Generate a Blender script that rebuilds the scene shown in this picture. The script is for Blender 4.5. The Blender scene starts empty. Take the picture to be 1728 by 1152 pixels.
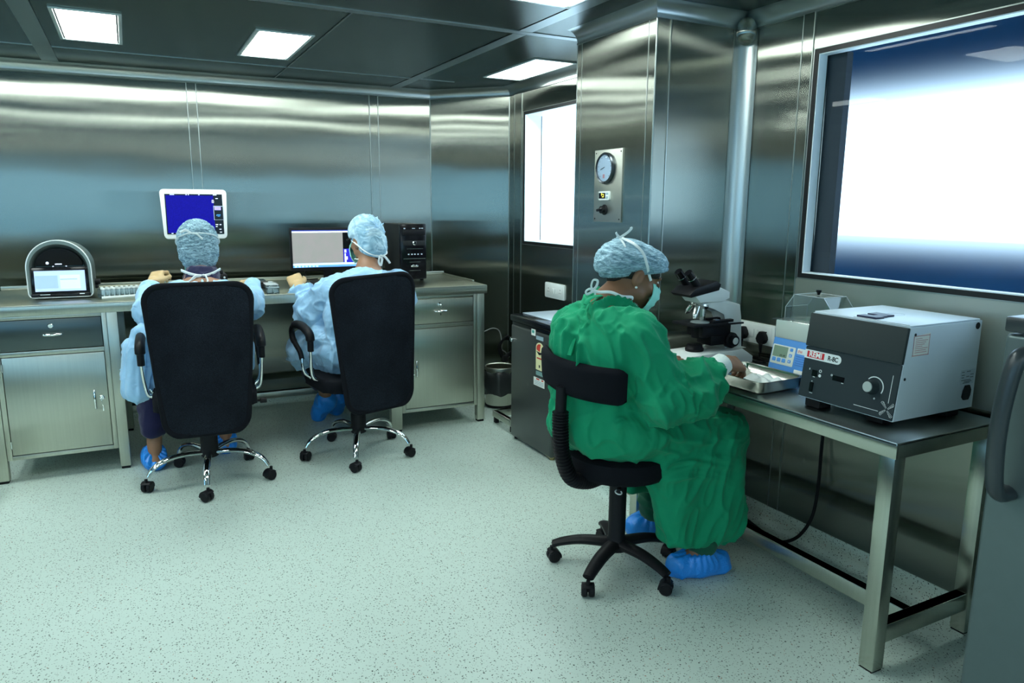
import bpy, bmesh, math, random
import numpy as np
from mathutils import Vector, Matrix, Quaternion

random.seed(7)
PI = math.pi
SC = bpy.context.scene
COL = SC.collection
V = Vector

# ---------------------------------------------------------------- helpers
def link(o, parent=None):
    COL.objects.link(o)
    if parent is not None:
        o.parent = parent
    return o

def tag(o, label=None, cat=None, group=None, kind=None):
    if label: o['label'] = label
    if cat: o['category'] = cat
    if group: o['group'] = group
    if kind: o['kind'] = kind
    return o

def thing(name, label, cat, loc=(0, 0, 0), rz=0.0, group=None):
    o = bpy.data.objects.new(name, None)
    o.empty_display_size = 0.05
    link(o)
    o.location = loc
    o.rotation_euler = (0, 0, rz)
    return tag(o, label, cat, group)

def copy_tree(o, parent=None):
    c = o.copy()
    COL.objects.link(c)
    if parent is not None:
        c.parent = parent
    for ch in o.children:
        copy_tree(ch, c)
    return c

class MB:
    """collects shapes into one mesh"""
    def __init__(s):
        s.bm = bmesh.new()
    def _xf(s, vs, M):
        if M is not None:
            bmesh.ops.transform(s.bm, matrix=M, verts=vs)
    def box(s, c, d, bev=0.0, M=None, seg=2):
        r = bmesh.ops.create_cube(s.bm, size=1.0)
        vs = r['verts']
        for v in vs:
            v.co = V((v.co.x * d[0] + c[0], v.co.y * d[1] + c[1], v.co.z * d[2] + c[2]))
        if bev > 0:
            es = list({e for v in vs for e in v.link_edges})
            g = bmesh.ops.bevel(s.bm, geom=es, offset=bev, segments=seg, profile=0.5, affect='EDGES')
            vs = list({v for f in g['faces'] for v in f.verts} | {v for v in vs if v.is_valid})
        s._xf(vs, M)
        return s
    def bx(s, x0, x1, y0, y1, z0, z1, bev=0.0, M=None, seg=2):
        return s.box(((x0 + x1) / 2, (y0 + y1) / 2, (z0 + z1) / 2), (abs(x1 - x0), abs(y1 - y0), abs(z1 - z0)), bev, M, seg)
    def tube(s, pts, r, seg=10, closed=False, caps=True, M=None, flat=None):
        pts = [V(p) for p in pts]
        n = len(pts)
        rs = r if isinstance(r, (list, tuple)) else [r] * n
        T = []
        for i in range(n):
            if closed:
                t = pts[(i + 1) % n] - pts[i - 1]
            else:
                t = pts[min(i + 1, n - 1)] - pts[max(i - 1, 0)]
            T.append(t.normalized() if t.length > 1e-9 else V((0, 0, 1)))
        up = V((0, 0, 1)) if abs(T[0].z) < .9 else V((1, 0, 0))
        if flat is not None:
            up = V(flat[0])
        N = (up - T[0] * up.dot(T[0])).normalized()
        rings = []
        vs = []
        for i in range(n):
            if i:
                q = T[i - 1].rotation_difference(T[i])
                N = q @ N
                N = (N - T[i] * N.dot(T[i])).normalized()
            B = T[i].cross(N)
            fn = flat[1] if flat is not None else 1.0
            ring = [s.bm.verts.new(pts[i] + (N * math.cos(a) * fn + B * math.sin(a)) * rs[i]) for a in [2 * PI * k / seg for k in range(seg)]]
            rings.append(ring)
            vs += ring
        m = n if closed else n - 1
        for i in range(m):
            a, b = rings[i], rings[(i + 1) % n]
            for k in range(seg):
                s.bm.faces.new((a[k], a[(k + 1) % seg], b[(k + 1) % seg], b[k]))
        if caps and not closed:
            s.bm.faces.new(rings[0][::-1])
            s.bm.faces.new(rings[-1])
        s._xf(vs, M)
        return s
    def lathe(s, prof, seg=24, M=None, squash=1.0):
        vs = []
        rings = []
        for (r, z) in prof:
            if r < 1e-6:
                v = s.bm.verts.new((0, 0, z)); vs.append(v); rings.append([v])
            else:
                ring = [s.bm.verts.new((r * math.cos(2 * PI * k / seg), r * math.sin(2 * PI * k / seg) * squash, z)) for k in range(seg)]
                rings.append(ring); vs += ring
        for i in range(len(rings) - 1):
            a, b = rings[i], rings[i + 1]
            for k in range(seg):
                k2 = (k + 1) % seg
                if len(a) == 1 and len(b) == 1: continue
                if len(a) == 1: s.bm.faces.new((a[0], b[k2], b[k]))
                elif len(b) == 1: s.bm.faces.new((a[k], a[k2], b[0]))
                else: s.bm.faces.new((a[k], a[k2], b[k2], b[k]))
        for ring, rev in ((rings[0], True), (rings[-1], False)):
            if len(ring) > 1:
                s.bm.faces.new(ring[::-1] if rev else ring)
        s._xf(vs, M)
        return s
    def cyl(s, a, b, r, r2=None, seg=16, bev=0.0):
        a, b = V(a), V(b)
        L = (b - a).length
        r2 = r if r2 is None else r2
        if bev > 0:
            prof = [(r - bev, 0), (r, bev), (r2, L - bev), (r2 - bev, L)]
        else:
            prof = [(r, 0), (r2, L)]
        q = V((0, 0, 1)).rotation_difference((b - a).normalized())
        return s.lathe(prof, seg, Matrix.Translation(a) @ q.to_matrix().to_4x4())
    def ell(s, c, r, M=None, u=20, v=12):
        prof = [(math.sin(PI * i / v) if 0 < i < v else 0.0, -math.cos(PI * i / v)) for i in range(v + 1)]
        X = Matrix.Translation(V(c)) @ (M if M is not None else Matrix.Identity(4)) @ Matrix.Diagonal((r[0], r[1], r[2], 1))
        return s.lathe(prof, u, X)
    def prism(s, poly, t, M=None, bev=0.0):
        """polygon in local XY extruded from z=0 to z=t"""
        a = [s.bm.verts.new((p[0], p[1], 0)) for p in poly]
        b = [s.bm.verts.new((p[0], p[1], t)) for p in poly]
        n = len(poly)
        f1 = s.bm.faces.new(a[::-1]); f2 = s.bm.faces.new(b)
        for k in range(n):
            s.bm.faces.new((a[k], a[(k + 1) % n], b[(k + 1) % n], b[k]))
        vs = a + b
        if bev > 0:
            es = list(set(f1.edges) | set(f2.edges))
            g = bmesh.ops.bevel(s.bm, geom=es, offset=bev, segments=2, profile=.5, affect='EDGES')
            vs = list({v for f in g['faces'] for v in f.verts} | {v for v in vs if v.is_valid})
        s._xf(vs, M)
        return s
    def grid(s, P):
        """P[i][j] points -> sheet"""
        R = [[s.bm.verts.new(p) for p in row] for row in P]
        for i in range(len(R) - 1):
            for j in range(len(R[0]) - 1):
                s.bm.faces.new((R[i][j], R[i + 1][j], R[i + 1][j + 1], R[i][j + 1]))
        return s
    def build(s, name, m, parent=None, smooth=True, angle=38, loc=None):
        bmesh.ops.recalc_face_normals(s.bm, faces=s.bm.faces[:])
        me = bpy.data.meshes.new(name)
        s.bm.to_mesh(me)
        s.bm.free()
        if smooth:
            me.shade_smooth()
            me.set_sharp_from_angle(angle=math.radians(angle))
        o = bpy.data.objects.new(name, me)
        ms = m if isinstance(m, (list, tuple)) else [m]
        for x in ms:
            me.materials.append(x)
        link(o, parent)
        if loc is not None:
            o.location = loc
        return o

def rrect(w, h, r, n=5, cx=0, cy=0):
    pts = []
    for (sx, sy, a0) in ((1, 1, 0), (-1, 1, 90), (-1, -1, 180), (1, -1, 270)):
        for k in range(n + 1):
            a = math.radians(a0 + 90 * k / n)
            pts.append((cx + sx * (w / 2 - r) + r * math.cos(a), cy + sy * (h / 2 - r) + r * math.sin(a)))
    return pts

def smooth_path(pts, n=8, closed=False):
    pts = [V(p) for p in pts]
    out = []
    N = len(pts)
    rng = range(N) if closed else range(N - 1)
    for i in rng:
        if closed:
            p0, p1, p2, p3 = pts[i - 1], pts[i], pts[(i + 1) % N], pts[(i + 2) % N]
        else:
            p1, p2 = pts[i], pts[i + 1]
            p0 = pts[i - 1] if i else p1 * 2 - p2
            p3 = pts[i + 2] if i + 2 < N else p2 * 2 - p1
        for k in range(n):
            t = k / n
            out.append(0.5 * ((2 * p1) + (p2 - p0) * t + (2 * p0 - 5 * p1 + 4 * p2 - p3) * t * t + (3 * p1 - p0 - 3 * p2 + p3) * t ** 3))
    if not closed:
        out.append(pts[-1])
    return out

def T(x=0, y=0, z=0, rx=0, ry=0, rz=0):
    return Matrix.Translation((x, y, z)) @ Matrix.Rotation(rz, 4, 'Z') @ Matrix.Rotation(ry, 4, 'Y') @ Matrix.Rotation(rx, 4, 'X')

def frame(o, ex, ey, ez):
    """matrix with the given axes and origin"""
    ex, ey, ez = V(ex).normalized(), V(ey).normalized(), V(ez).normalized()
    M = Matrix.Identity(4)
    for i in range(3):
        M[i][0], M[i][1], M[i][2], M[i][3] = ex[i], ey[i], ez[i], o[i]
    return M

def text(name, s, size, m, M, parent=None, ext=0.0004, align='CENTER', bold=0.0, sx=1.0):
    cu = bpy.data.curves.new(name + '_c', 'FONT')
    cu.body = s
    cu.size = size
    cu.align_x = align
    cu.align_y = 'CENTER'
    cu.extrude = ext
    cu.offset = bold
    tmp = bpy.data.objects.new(name + '_t', cu)
    COL.objects.link(tmp)
    dg = bpy.context.evaluated_depsgraph_get()
    me = bpy.data.meshes.new_from_object(tmp.evaluated_get(dg))
    COL.objects.unlink(tmp)
    bpy.data.objects.remove(tmp)
    bpy.data.curves.remove(cu)
    me.transform(M @ Matrix.Diagonal((sx, 1, 1, 1)))
    me.materials.clear()
    me.materials.append(m)
    o = bpy.data.objects.new(name, me)
    return link(o, parent)

# ---------------------------------------------------------------- materials
def nodes(name):
    m = bpy.data.materials.new(name)
    m.use_nodes = True
    nt = m.node_tree
    b = nt.nodes['Principled BSDF']
    return m, nt, b

def N(nt, typ, **kw):
    n = nt.nodes.new(typ)
    for k, v in kw.items():
        if k.startswith('i_'):
            n.inputs[k[2:].replace('_', ' ')].default_value = v
        else:
            setattr(n, k, v)
    return n

def mat(name, col, rough=.5, metal=0.0, spec=.5, noise=0.0, nscale=40, bump=0.0, bscale=60, trans=0.0, emit=None, estr=1.0, sheen=0.0, coat=0.0, sub=0.0, ior=1.45, alpha=1.0):
    m, nt, b = nodes(name)
    b.inputs['Base Color'].default_value = (*col, 1)
    b.inputs['Roughness'].default_value = rough
    b.inputs['Metallic'].default_value = metal
    b.inputs['Specular IOR Level'].default_value = spec
    b.inputs['Transmission Weight'].default_value = trans
    b.inputs['IOR'].default_value = ior
    b.inputs['Sheen Weight'].default_value = sheen
    b.inputs['Coat Weight'].default_value = coat
    b.inputs['Alpha'].default_value = alpha
    if sub:
        b.inputs['Subsurface Weight'].default_value = sub
        b.inputs['Subsurface Radius'].default_value = (.012, .005, .003)
        b.inputs['Subsurface Scale'].default_value = 1.0
    if emit:
        b.inputs['Emission Color'].default_value = (*emit, 1)
        b.inputs['Emission Strength'].default_value = estr
    tc = None
    if noise or bump:
        tc = N(nt, 'ShaderNodeTexCoord')
    if noise:
        t = N(nt, 'ShaderNodeTexNoise', i_Scale=nscale, i_Detail=4.0)
        nt.links.new(tc.outputs['Object'], t.inputs['Vector'])
        mx = N(nt, 'ShaderNodeMix', data_type='RGBA')
        mx.inputs['A'].default_value = (*[c * (1 - noise) for c in col], 1)
        mx.inputs['B'].default_value = (*[min(1, c * (1 + noise)) for c in col], 1)
        nt.links.new(t.outputs['Fac'], mx.inputs['Factor'])
        nt.links.new(mx.outputs['Result'], b.inputs['Base Color'])
    if bump:
        t = N(nt, 'ShaderNodeTexNoise', i_Scale=bscale, i_Detail=3.0)
        nt.links.new(tc.outputs['Object'], t.inputs['Vector'])
        bp = N(nt, 'ShaderNodeBump', i_Strength=bump, i_Distance=.002)
        nt.links.new(t.outputs['Fac'], bp.inputs['Height'])
        nt.links.new(bp.outputs['Normal'], b.inputs['Normal'])
    return m

def steel(name, col=(.60, .62, .58), along=.30, across=.02, tangent=None, wave=0.0, wscale=(1, 1, 1), grain=None):
    """brushed stainless steel: reflections smear widely ALONG the tangent, little across it; tangent None = horizontal"""
    m = bpy.data.materials.new(name)
    m.use_nodes = True
    nt = m.node_tree
    nt.nodes.clear()
    out = N(nt, 'ShaderNodeOutputMaterial')
    g = nt.nodes.new('ShaderNodeBsdfAnisotropic')
    g.distribution = 'GGX'
    r2 = math.sqrt(along * across)
    g.inputs['Roughness'].default_value = math.sqrt(r2)
    g.inputs['Anisotropy'].default_value = r2 / along - 1.0
    g.inputs['Color'].default_value = (*col, 1)
    nt.links.new(g.outputs[0], out.inputs['Surface'])
    geo = N(nt, 'ShaderNodeNewGeometry')
    if tangent is None:
        cr = N(nt, 'ShaderNodeVectorMath', operation='CROSS_PRODUCT')
        nt.links.new(geo.outputs['True Normal'], cr.inputs[0])
        cr.inputs[1].default_value = (0, 0, 1)
        nt.links.new(cr.outputs['Vector'], g.inputs['Tangent'])
    else:
        cv = N(nt, 'ShaderNodeCombineXYZ')
        for i in range(3): cv.inputs[i].default_value = tangent[i]
        nt.links.new(cv.outputs[0], g.inputs['Tangent'])
    if wave:
        mp = N(nt, 'ShaderNodeMapping')
        mp.inputs['Scale'].default_value = wscale
        nt.links.new(geo.outputs['Position'], mp.inputs['Vector'])
        t = N(nt, 'ShaderNodeTexNoise', i_Scale=1.0, i_Detail=1.0, i_Roughness=.35)
        nt.links.new(mp.outputs[0], t.inputs['Vector'])
        bp = N(nt, 'ShaderNodeBump', i_Strength=1.0, i_Distance=wave)
        nt.links.new(t.outputs['Fac'], bp.inputs['Height'])
        nt.links.new(bp.outputs['Normal'], g.inputs['Normal'])
    if grain is not None:
        mp = N(nt, 'ShaderNodeMapping')
        mp.inputs['Scale'].default_value = grain
        nt.links.new(geo.outputs['Position'], mp.inputs['Vector'])
        t = N(nt, 'ShaderNodeTexNoise', i_Scale=1.0, i_Detail=3.0, i_Roughness=.7)
        nt.links.new(mp.outputs[0], t.inputs['Vector'])
        mx = N(nt, 'ShaderNodeMix', data_type='RGBA')
        mx.inputs['A'].default_value = (*[c * .9 for c in col], 1)
        mx.inputs['B'].default_value = (*[c * 1.1 for c in col], 1)
        nt.links.new(t.outputs['Fac'], mx.inputs['Factor'])
        nt.links.new(mx.outputs['Result'], g.inputs['Color'])
    return m

def emis(name, col, s):
    m, nt, b = nodes(name)
    b.inputs['Base Color'].default_value = (*col, 1)
    b.inputs['Emission Color'].default_value = (*col, 1)
    b.inputs['Emission Strength'].default_value = s
    return m

def glassy(name, tint=(.95, .98, 1.0), rough=.02, refl=.06, haze=0.0):
    """thin pane: see-through with a tint, plus fresnel reflection and a little haze"""
    m = bpy.data.materials.new(name)
    m.use_nodes = True
    nt = m.node_tree
    nt.nodes.clear()
    out = N(nt, 'ShaderNodeOutputMaterial')
    tr = N(nt, 'ShaderNodeBsdfTransparent'); tr.inputs[0].default_value = (*tint, 1)
    gl = N(nt, 'ShaderNodeBsdfGlossy'); gl.inputs['Roughness'].default_value = rough
    lw = N(nt, 'ShaderNodeLayerWeight'); lw.inputs['Blend'].default_value = .5
    pw = N(nt, 'ShaderNodeMath', operation='POWER'); pw.inputs[1].default_value = 5.0
    nt.links.new(lw.outputs['Facing'], pw.inputs[0])
    ma = N(nt, 'ShaderNodeMath', operation='MULTIPLY_ADD'); ma.inputs[1].default_value = .8; ma.inputs[2].default_value = refl
    nt.links.new(pw.outputs[0], ma.inputs[0])
    mx = N(nt, 'ShaderNodeMixShader')
    nt.links.new(ma.outputs[0], mx.inputs[0])
    nt.links.new(tr.outputs[0], mx.inputs[1]); nt.links.new(gl.outputs[0], mx.inputs[2])
    last = mx
    if haze:
        di = N(nt, 'ShaderNodeBsdfTranslucent'); di.inputs[0].default_value = (.9, .96, 1, 1)
        m2 = N(nt, 'ShaderNodeMixShader'); m2.inputs[0].default_value = haze
        nt.links.new(mx.outputs[0], m2.inputs[1]); nt.links.new(di.outputs[0], m2.inputs[2])
        last = m2
    nt.links.new(last.outputs[0], out.inputs['Surface'])
    return m

M_WALL = steel('wall_steel', (.30, .31, .27), .32, .006, None, .0030, (1.3, 1.3, 2.6))
M_CEIL = steel('ceiling_steel', (.30, .33, .32), .16, .03, (1, 0, 0), .002, (1.2, 1.2, 1))
M_COVE = steel('cove_steel', (.55, .60, .60), .15, .10, (1, 0, 0))
M_SEAM = steel('seam_steel', (.42, .46, .44), .20, .08, None)
M_BENCH = steel('bench_steel', (.58, .59, .51), .30, .06, None, .001, (3, 3, 3), (120, 120, 1.5))
M_TOP = steel('worktop_steel', (.52, .53, .46), .20, .05, (1, 0, 0), .0008, (3, 3, 3))
M_TABTOP = steel('table_top_steel', (.46, .48, .45), .18, .04, (0, 1, 0), .0008, (3, 3, 3))
M_TABLE = steel('table_steel', (.50, .52, .46), .16, .03, None, .0008, (3, 3, 3), (120, 120, 1.5))
M_DARKSTEEL = steel('dark_drawer_steel', (.12, .145, .145), .25, .06, None)
M_CHROME = mat('chrome', (.82, .84, .84), .08, 1.0)
M_SATIN = mat('satin_metal', (.72, .74, .72), .25, 1.0)
M_BLACK = mat('black_plastic', (.008, .008, .010), .45, spec=.22)
M_BLACKGLOSS = mat('black_gloss', (.005, .005, .007), .15, spec=.35)
M_RUBBER = mat('black_rubber', (.010, .010, .011), .7, spec=.2)
M_WHITE = mat('white_plastic', (.82, .86, .84), .35)
M_FABRIC = mat('black_fabric', (.006, .007, .010), .9, bump=.3, bscale=400, spec=.15)
M_GASKET = mat('window_gasket', (.008, .009, .010), .35)
# ---------------------------------------------------------------- camera
H = 1.42
cam_d = bpy.data.cameras.new('camera')
cam_d.sensor_width = 36.0
cam_d.sensor_fit = 'HORIZONTAL'
cam_d.lens = 1232.2 / 1728 * 36
cam_d.clip_start = .05
cam_d.clip_end = 200
cam = link(bpy.data.objects.new('camera', cam_d))
_p, _y, _r = 0.185590, 0.477949, -0.00655077
_F = V((math.sin(_y) * math.cos(_p), math.cos(_y) * math.cos(_p), -math.sin(_p)))
_R = V((math.cos(_y), -math.sin(_y), 0))
_D = _F.cross(_R)
_R2 = _R * math.cos(_r) + _D * math.sin(_r)
_D2 = _D * math.cos(_r) - _R * math.sin(_r)
cam.matrix_world = frame((0, 0, H), _R2, -_D2, -_F)
SC.camera = cam

# ---------------------------------------------------------------- room shell
XR = 2.47           # right wall
XL, YF = -3.2, -5.2  # left and front walls (behind the camera)
ZC = 2.235          # ceiling
RC = .06            # cove radius
def yback(x): return 5.34 - .034 * x

def floor_material():
    m, nt, b = nodes('speckled_vinyl')
    geo = N(nt, 'ShaderNodeNewGeometry')
    base = N(nt, 'ShaderNodeRGB'); base.outputs[0].default_value = (.62, .73, .67, 1)
    cur = base.outputs[0]
    big = N(nt, 'ShaderNodeTexNoise', i_Scale=1.3, i_Detail=3.0)
    nt.links.new(geo.outputs['Position'], big.inputs['Vector'])
    mx0 = N(nt, 'ShaderNodeMix', data_type='RGBA')
    mx0.inputs['A'].default_value = (.47, .575, .52, 1); mx0.inputs['B'].default_value = (.54, .645, .59, 1)
    nt.links.new(big.outputs['Fac'], mx0.inputs['Factor'])
    cur = mx0.outputs['Result']
    for (sc, lo, hi, prob, col) in ((84, .15, .24, .72, (.022, .030, .027)), (135, .16, .29, .65, (.06, .072, .066)), (60, .12, .17, .16, (.30, .14, .09))):
        v = N(nt, 'ShaderNodeTexVoronoi', i_Scale=float(sc))
        dn = N(nt, 'ShaderNodeTexNoise', i_Scale=float(sc) * 1.6, i_Detail=1.0)
        nt.links.new(geo.outputs['Position'], dn.inputs['Vector'])
        ad = N(nt, 'ShaderNodeVectorMath', operation='MULTIPLY_ADD')
        nt.links.new(dn.outputs['Color'], ad.inputs[0]); ad.inputs[1].default_value = (.008, .008, .008)
        nt.links.new(geo.outputs['Position'], ad.inputs[2])
        nt.links.new(ad.outputs[0], v.inputs['Vector'])
        st = N(nt, 'ShaderNodeMapRange', interpolation_type='SMOOTHSTEP')
        st.inputs['From Min'].default_value = lo; st.inputs['From Max'].default_value = hi
        st.inputs['To Min'].default_value = 1; st.inputs['To Max'].default_value = 0
        nt.links.new(v.outputs['Distance'], st.inputs['Value'])
        sp = N(nt, 'ShaderNodeSeparateColor')
        nt.links.new(v.outputs['Color'], sp.inputs[0])
        lt = N(nt, 'ShaderNodeMath', operation='LESS_THAN'); lt.inputs[1].default_value = prob
        nt.links.new(sp.outputs[0], lt.inputs[0])
        mu = N(nt, 'ShaderNodeMath', operation='MULTIPLY')
        nt.links.new(st.outputs[0], mu.inputs[0]); nt.links.new(lt.outputs[0], mu.inputs[1])
        mx = N(nt, 'ShaderNodeMix', data_type='RGBA')
        nt.links.new(mu.outputs[0], mx.inputs['Factor'])
        nt.links.new(cur, mx.inputs['A']); mx.inputs['B'].default_value = (*col, 1)
        cur = mx.outputs['Result']
    nt.links.new(cur, b.inputs['Base Color'])
    b.inputs['Roughness'].default_value = .42
    b.inputs['Specular IOR Level'].default_value = .35
    return m
M_FLOOR = floor_material()

def struct(name, mb, m, parent=None, **kw):
    o = mb.build(name, m, parent, **kw)
    if parent is None:
        o['kind'] = 'structure'
    return o

struct('floor', MB().bx(XL - .1, XR + .1, YF - .1, 5.6, -.05, 0), M_FLOOR)
struct('ceiling', MB().bx(XL - .1, XR + .6, YF - .1, 5.6, ZC, ZC + .05), M_CEIL)

def pbox(pts, z0, z1, t_dir):
    """vertical slab through two plan points, thickened along t_dir"""
    (x0, y0), (x1, y1) = pts
    d = V(t_dir)
    poly = [(x0, y0), (x1, y1), (x1 + d.x, y1 + d.y), (x0 + d.x, y0 + d.y)]
    mb = MB()
    mb.prism(poly, z1 - z0, Matrix.Translation((0, 0, z0)))
    return mb

CX, CY = 2.035, 4.83      # the chamfered corner: from (CX, back) to (XR, CY)
struct('wall_back', pbox([(XL - .1, yback(XL - .1)), (CX, yback(CX))], 0, ZC, (0, .12, 0)), M_WALL)
struct('wall_corner', pbox([(CX, yback(CX)), (XR, CY)], 0, ZC, (.09, .09, 0)), M_WALL)

W1 = (.25, 2.168, 1.128, 2.031)     # window 1: y0 y1 z0 z1 on the right wall
W2 = (3.62, 4.612, 1.146, 2.045)
mb = MB()
TW = .14
def slab(y0, y1, z0, z1): mb.bx(XR, XR + TW, y0, y1, z0, z1)
slab(YF, W1[0], 0, ZC)
slab(W1[0], W1[1], 0, W1[2]); slab(W1[0], W1[1], W1[3], ZC)
slab(W1[1], W2[0], 0, ZC)
slab(W2[0], W2[1], 0, W2[2]); slab(W2[0], W2[1], W2[3], ZC)
slab(W2[1], CY + .05, 0, ZC)
struct('wall_right', mb, M_WALL)

PX, PY0, PY1 = 1.98, 2.55, 3.157
struct('wall_pillar', MB().bx(PX, XR - .001, PY0, PY1, 0, ZC), M_WALL)

# left and front walls with their windows, behind the photographer
LWN = (-2.5, 3.4, .95, 1.95)
mb = MB()
mb.bx(XL - .12, XL, YF, LWN[0], 0, ZC); mb.bx(XL - .12, XL, LWN[1], 5.6, 0, ZC)
mb.bx(XL - .12, XL, LWN[0], LWN[1], 0, LWN[2]); mb.bx(XL - .12, XL, LWN[0], LWN[1], LWN[3], ZC)
struct('wall_left', mb, M_WALL)
mb = MB()
FW = (-2.6, 2.0, .85, 1.95)
mb.bx(XL, FW[0], YF - .12, YF, 0, ZC); mb.bx(FW[1], XR, YF - .12, YF, 0, ZC)
mb.bx(FW[0], FW[1], YF - .12, YF, 0, FW[2]); mb.bx(FW[0], FW[1], YF - .12, YF, FW[3], ZC)
struct('wall_front', mb, mat('pale_bounce_surface', (.60, .585, .46), .55, spec=.3))  # unseen wall, made pale to brighten what the steel back wall reflects

# coves where walls meet the ceiling (concave quarter rounds)
def cove(name, pts, n=8):
    """pts: plan polyline [(x,y)], room on the left-hand side given by per-point inward offsets"""
    rows = []
    for k in range(n + 1):
        a = PI / 2 * k / n
        off = RC * (1 - math.cos(a)) if False else None
        # centre of arc is RC away from wall and RC below ceiling; angle a runs wall -> ceiling
        d = RC - RC * math.cos(a)
        z = ZC - RC + RC * math.sin(a)
        rows.append([V((p[0] + i[0] * d, p[1] + i[1] * d, z)) for p, i in pts])
    # a small lip at the wall edge
    lip = [V((p[0] + i[0] * .004, p[1] + i[1] * .004, ZC - RC - .004)) for p, i in pts]
    rows[0] = [V((p[0] + i[0] * .005, p[1] + i[1] * .005, ZC - RC)) for p, i in pts]
    base = [V((p[0], p[1], ZC - RC - .003)) for p, i in pts]
    mb = MB(); mb.grid([base] + rows)
    return struct(name, mb, M_COVE, angle=50)
cove('trim_1', [((XL, yback(XL)), (0, -1)), ((CX, yback(CX)), (-.35, -1))])
cove('trim_2', [((CX, yback(CX)), (-.35, -1)), ((XR, CY), (-1, -.35))])
cove('trim_3', [((XR, CY), (-1, -.35)), ((XR, PY1), (-1, 1))])
cove('trim_4', [((PX, PY1), (-1, 0)), ((PX, PY0), (-1, -1))])
cove('trim_5', [((PX, PY0), (-1, -1)), ((XR, PY0), (-1, -1))])
cove('trim_6', [((XR, PY0), (-1, -1)), ((XR, YF), (-1, 0))])

# concave corner cove between pillar and right wall
mb = MB()
RV = .062
rows = []
for k in range(9):
    a = PI / 2 * k / 8
    x = XR - RV + RV * math.sin(a); y = PY0 - RV + RV * math.cos(a)
    # centre of the arc sits in the room so the strip is hollow
    rows.append([V((x, y, .0)), V((x, y, ZC - RC - .01))])
rows = [[V((XR - RV - .012, PY0 - .004, 0)), V((XR - RV - .012, PY0 - .004, ZC - RC - .01))]] + rows + [[V((XR - .004, PY0 - RV - .012, 0)), V((XR - .004, PY0 - RV - .012, ZC - RC - .01))]]
mb.grid(rows)
struct('trim_7', mb, M_COVE, angle=50)
# rounded three-way piece at its head
mb = MB()
mb.ell((XR - .030, PY0 - .030, ZC - RC - .012), (.044, .044, .058), Matrix.Rotation(PI / 4, 4, 'Z'))
struct('trim_8', mb, M_WALL)

# joint strips on the wall panels
tn = [9]
def strip(p0, p1, z0=.08, z1=ZC - RC, t=.003, n=None):
    """flat raised strip on a vertical wall between plan points p0 and p1; n = inward normal"""
    nx, ny = n
    mb = MB()
    d = V((nx, ny, 0)) * t
    poly = [p0, p1, (p1[0] + d.x, p1[1] + d.y), (p0[0] + d.x, p0[1] + d.y)]
    mb.prism(poly, z1 - z0, Matrix.Translation((0, 0, z0)))
    o = struct('trim_%d' % tn[0], mb, M_WALL); tn[0] += 1
    # bright folded edges of the strip
    for p in (p0, p1):
        mb = MB()
        e = V((p1[0] - p0[0], p1[1] - p0[1], 0)).normalized() * .002
        q = [(p[0] - e.x, p[1] - e.y), (p[0] + e.x, p[1] + e.y)]
        mb.prism(q + [(q[1][0] + d.x * 1.6, q[1][1] + d.y * 1.6), (q[0][0] + d.x * 1.6, q[0][1] + d.y * 1.6)], z1 - z0, Matrix.Translation((0, 0, z0)))
        struct('trim_%d' % tn[0], mb, M_SEAM); tn[0] += 1
nb = V((-.034, -1, 0)).normalized()
for (a, b_) in ((.389, .446), (1.580, 1.642), (-.83, -.77), (-2.05, -1.99)):
    strip((a, yback(a)), (b_, yback(b_)), n=(nb.x, nb.y))
strip((XR, 2.233), (XR, 2.178), n=(-1, 0))
strip((XR, 4.745), (XR, 4.638), n=(-1, 0))
strip((PX, 3.112), (PX, 2.600), t=.0012, n=(-1, 0))
strip((PX + .072, PY0), (PX + .42, PY0), t=.0025, n=(0, -1))
# bright folded corner edges
def edge(x, y, r=.0035):
    global tn
    mb = MB(); mb.cyl((x, y, .06), (x, y, ZC - RC), r, seg=8)
    struct('trim_%d' % tn[0], mb, M_SEAM); tn[0] += 1
edge(CX, yback(CX) - .001); edge(XR - .001, CY); edge(PX + .002, PY0 + .002); edge(PX + .002, PY1 - .002)

# added sheet under the big window; paler, rougher steel stands in for reflected light
M_BRIGHTSHEET = steel('brightened_wall_steel', (.50, .51, .44), .30, .14, None, .001, (2, 2, 2))
mb = MB(); mb.bx(XR - .0018, XR, .0, 2.176, .76, 1.1235); struct('trim_%d' % tn[0], mb, M_BRIGHTSHEET); tn[0] += 1
# ceiling joints
def cstrip(x0, x1, y0, y1):
    mb = MB(); mb.bx(x0, x1, y0, y1, ZC - .003, ZC)
    struct('trim_%d' % tn[0], mb, M_SEAMC); tn[0] += 1
M_SEAMC = steel('ceiling_seam_steel', (.55, .60, .60), .2, .1, (1, 0, 0))
cstrip(XL, XR, 3.275, 3.325)
cstrip(XL, CX, 4.80, 4.812)
cstrip(-.385, -.30, 3.33, 5.28)
cstrip(.925, .932, 3.33, 5.24)
cstrip(1.72, 1.79, 3.33, 5.24)
cstrip(1.72, 1.79, .5, 3.27)
cstrip(XL, XR, .6, .65); cstrip(XL, XR, -2.1, -2.05)

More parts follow.
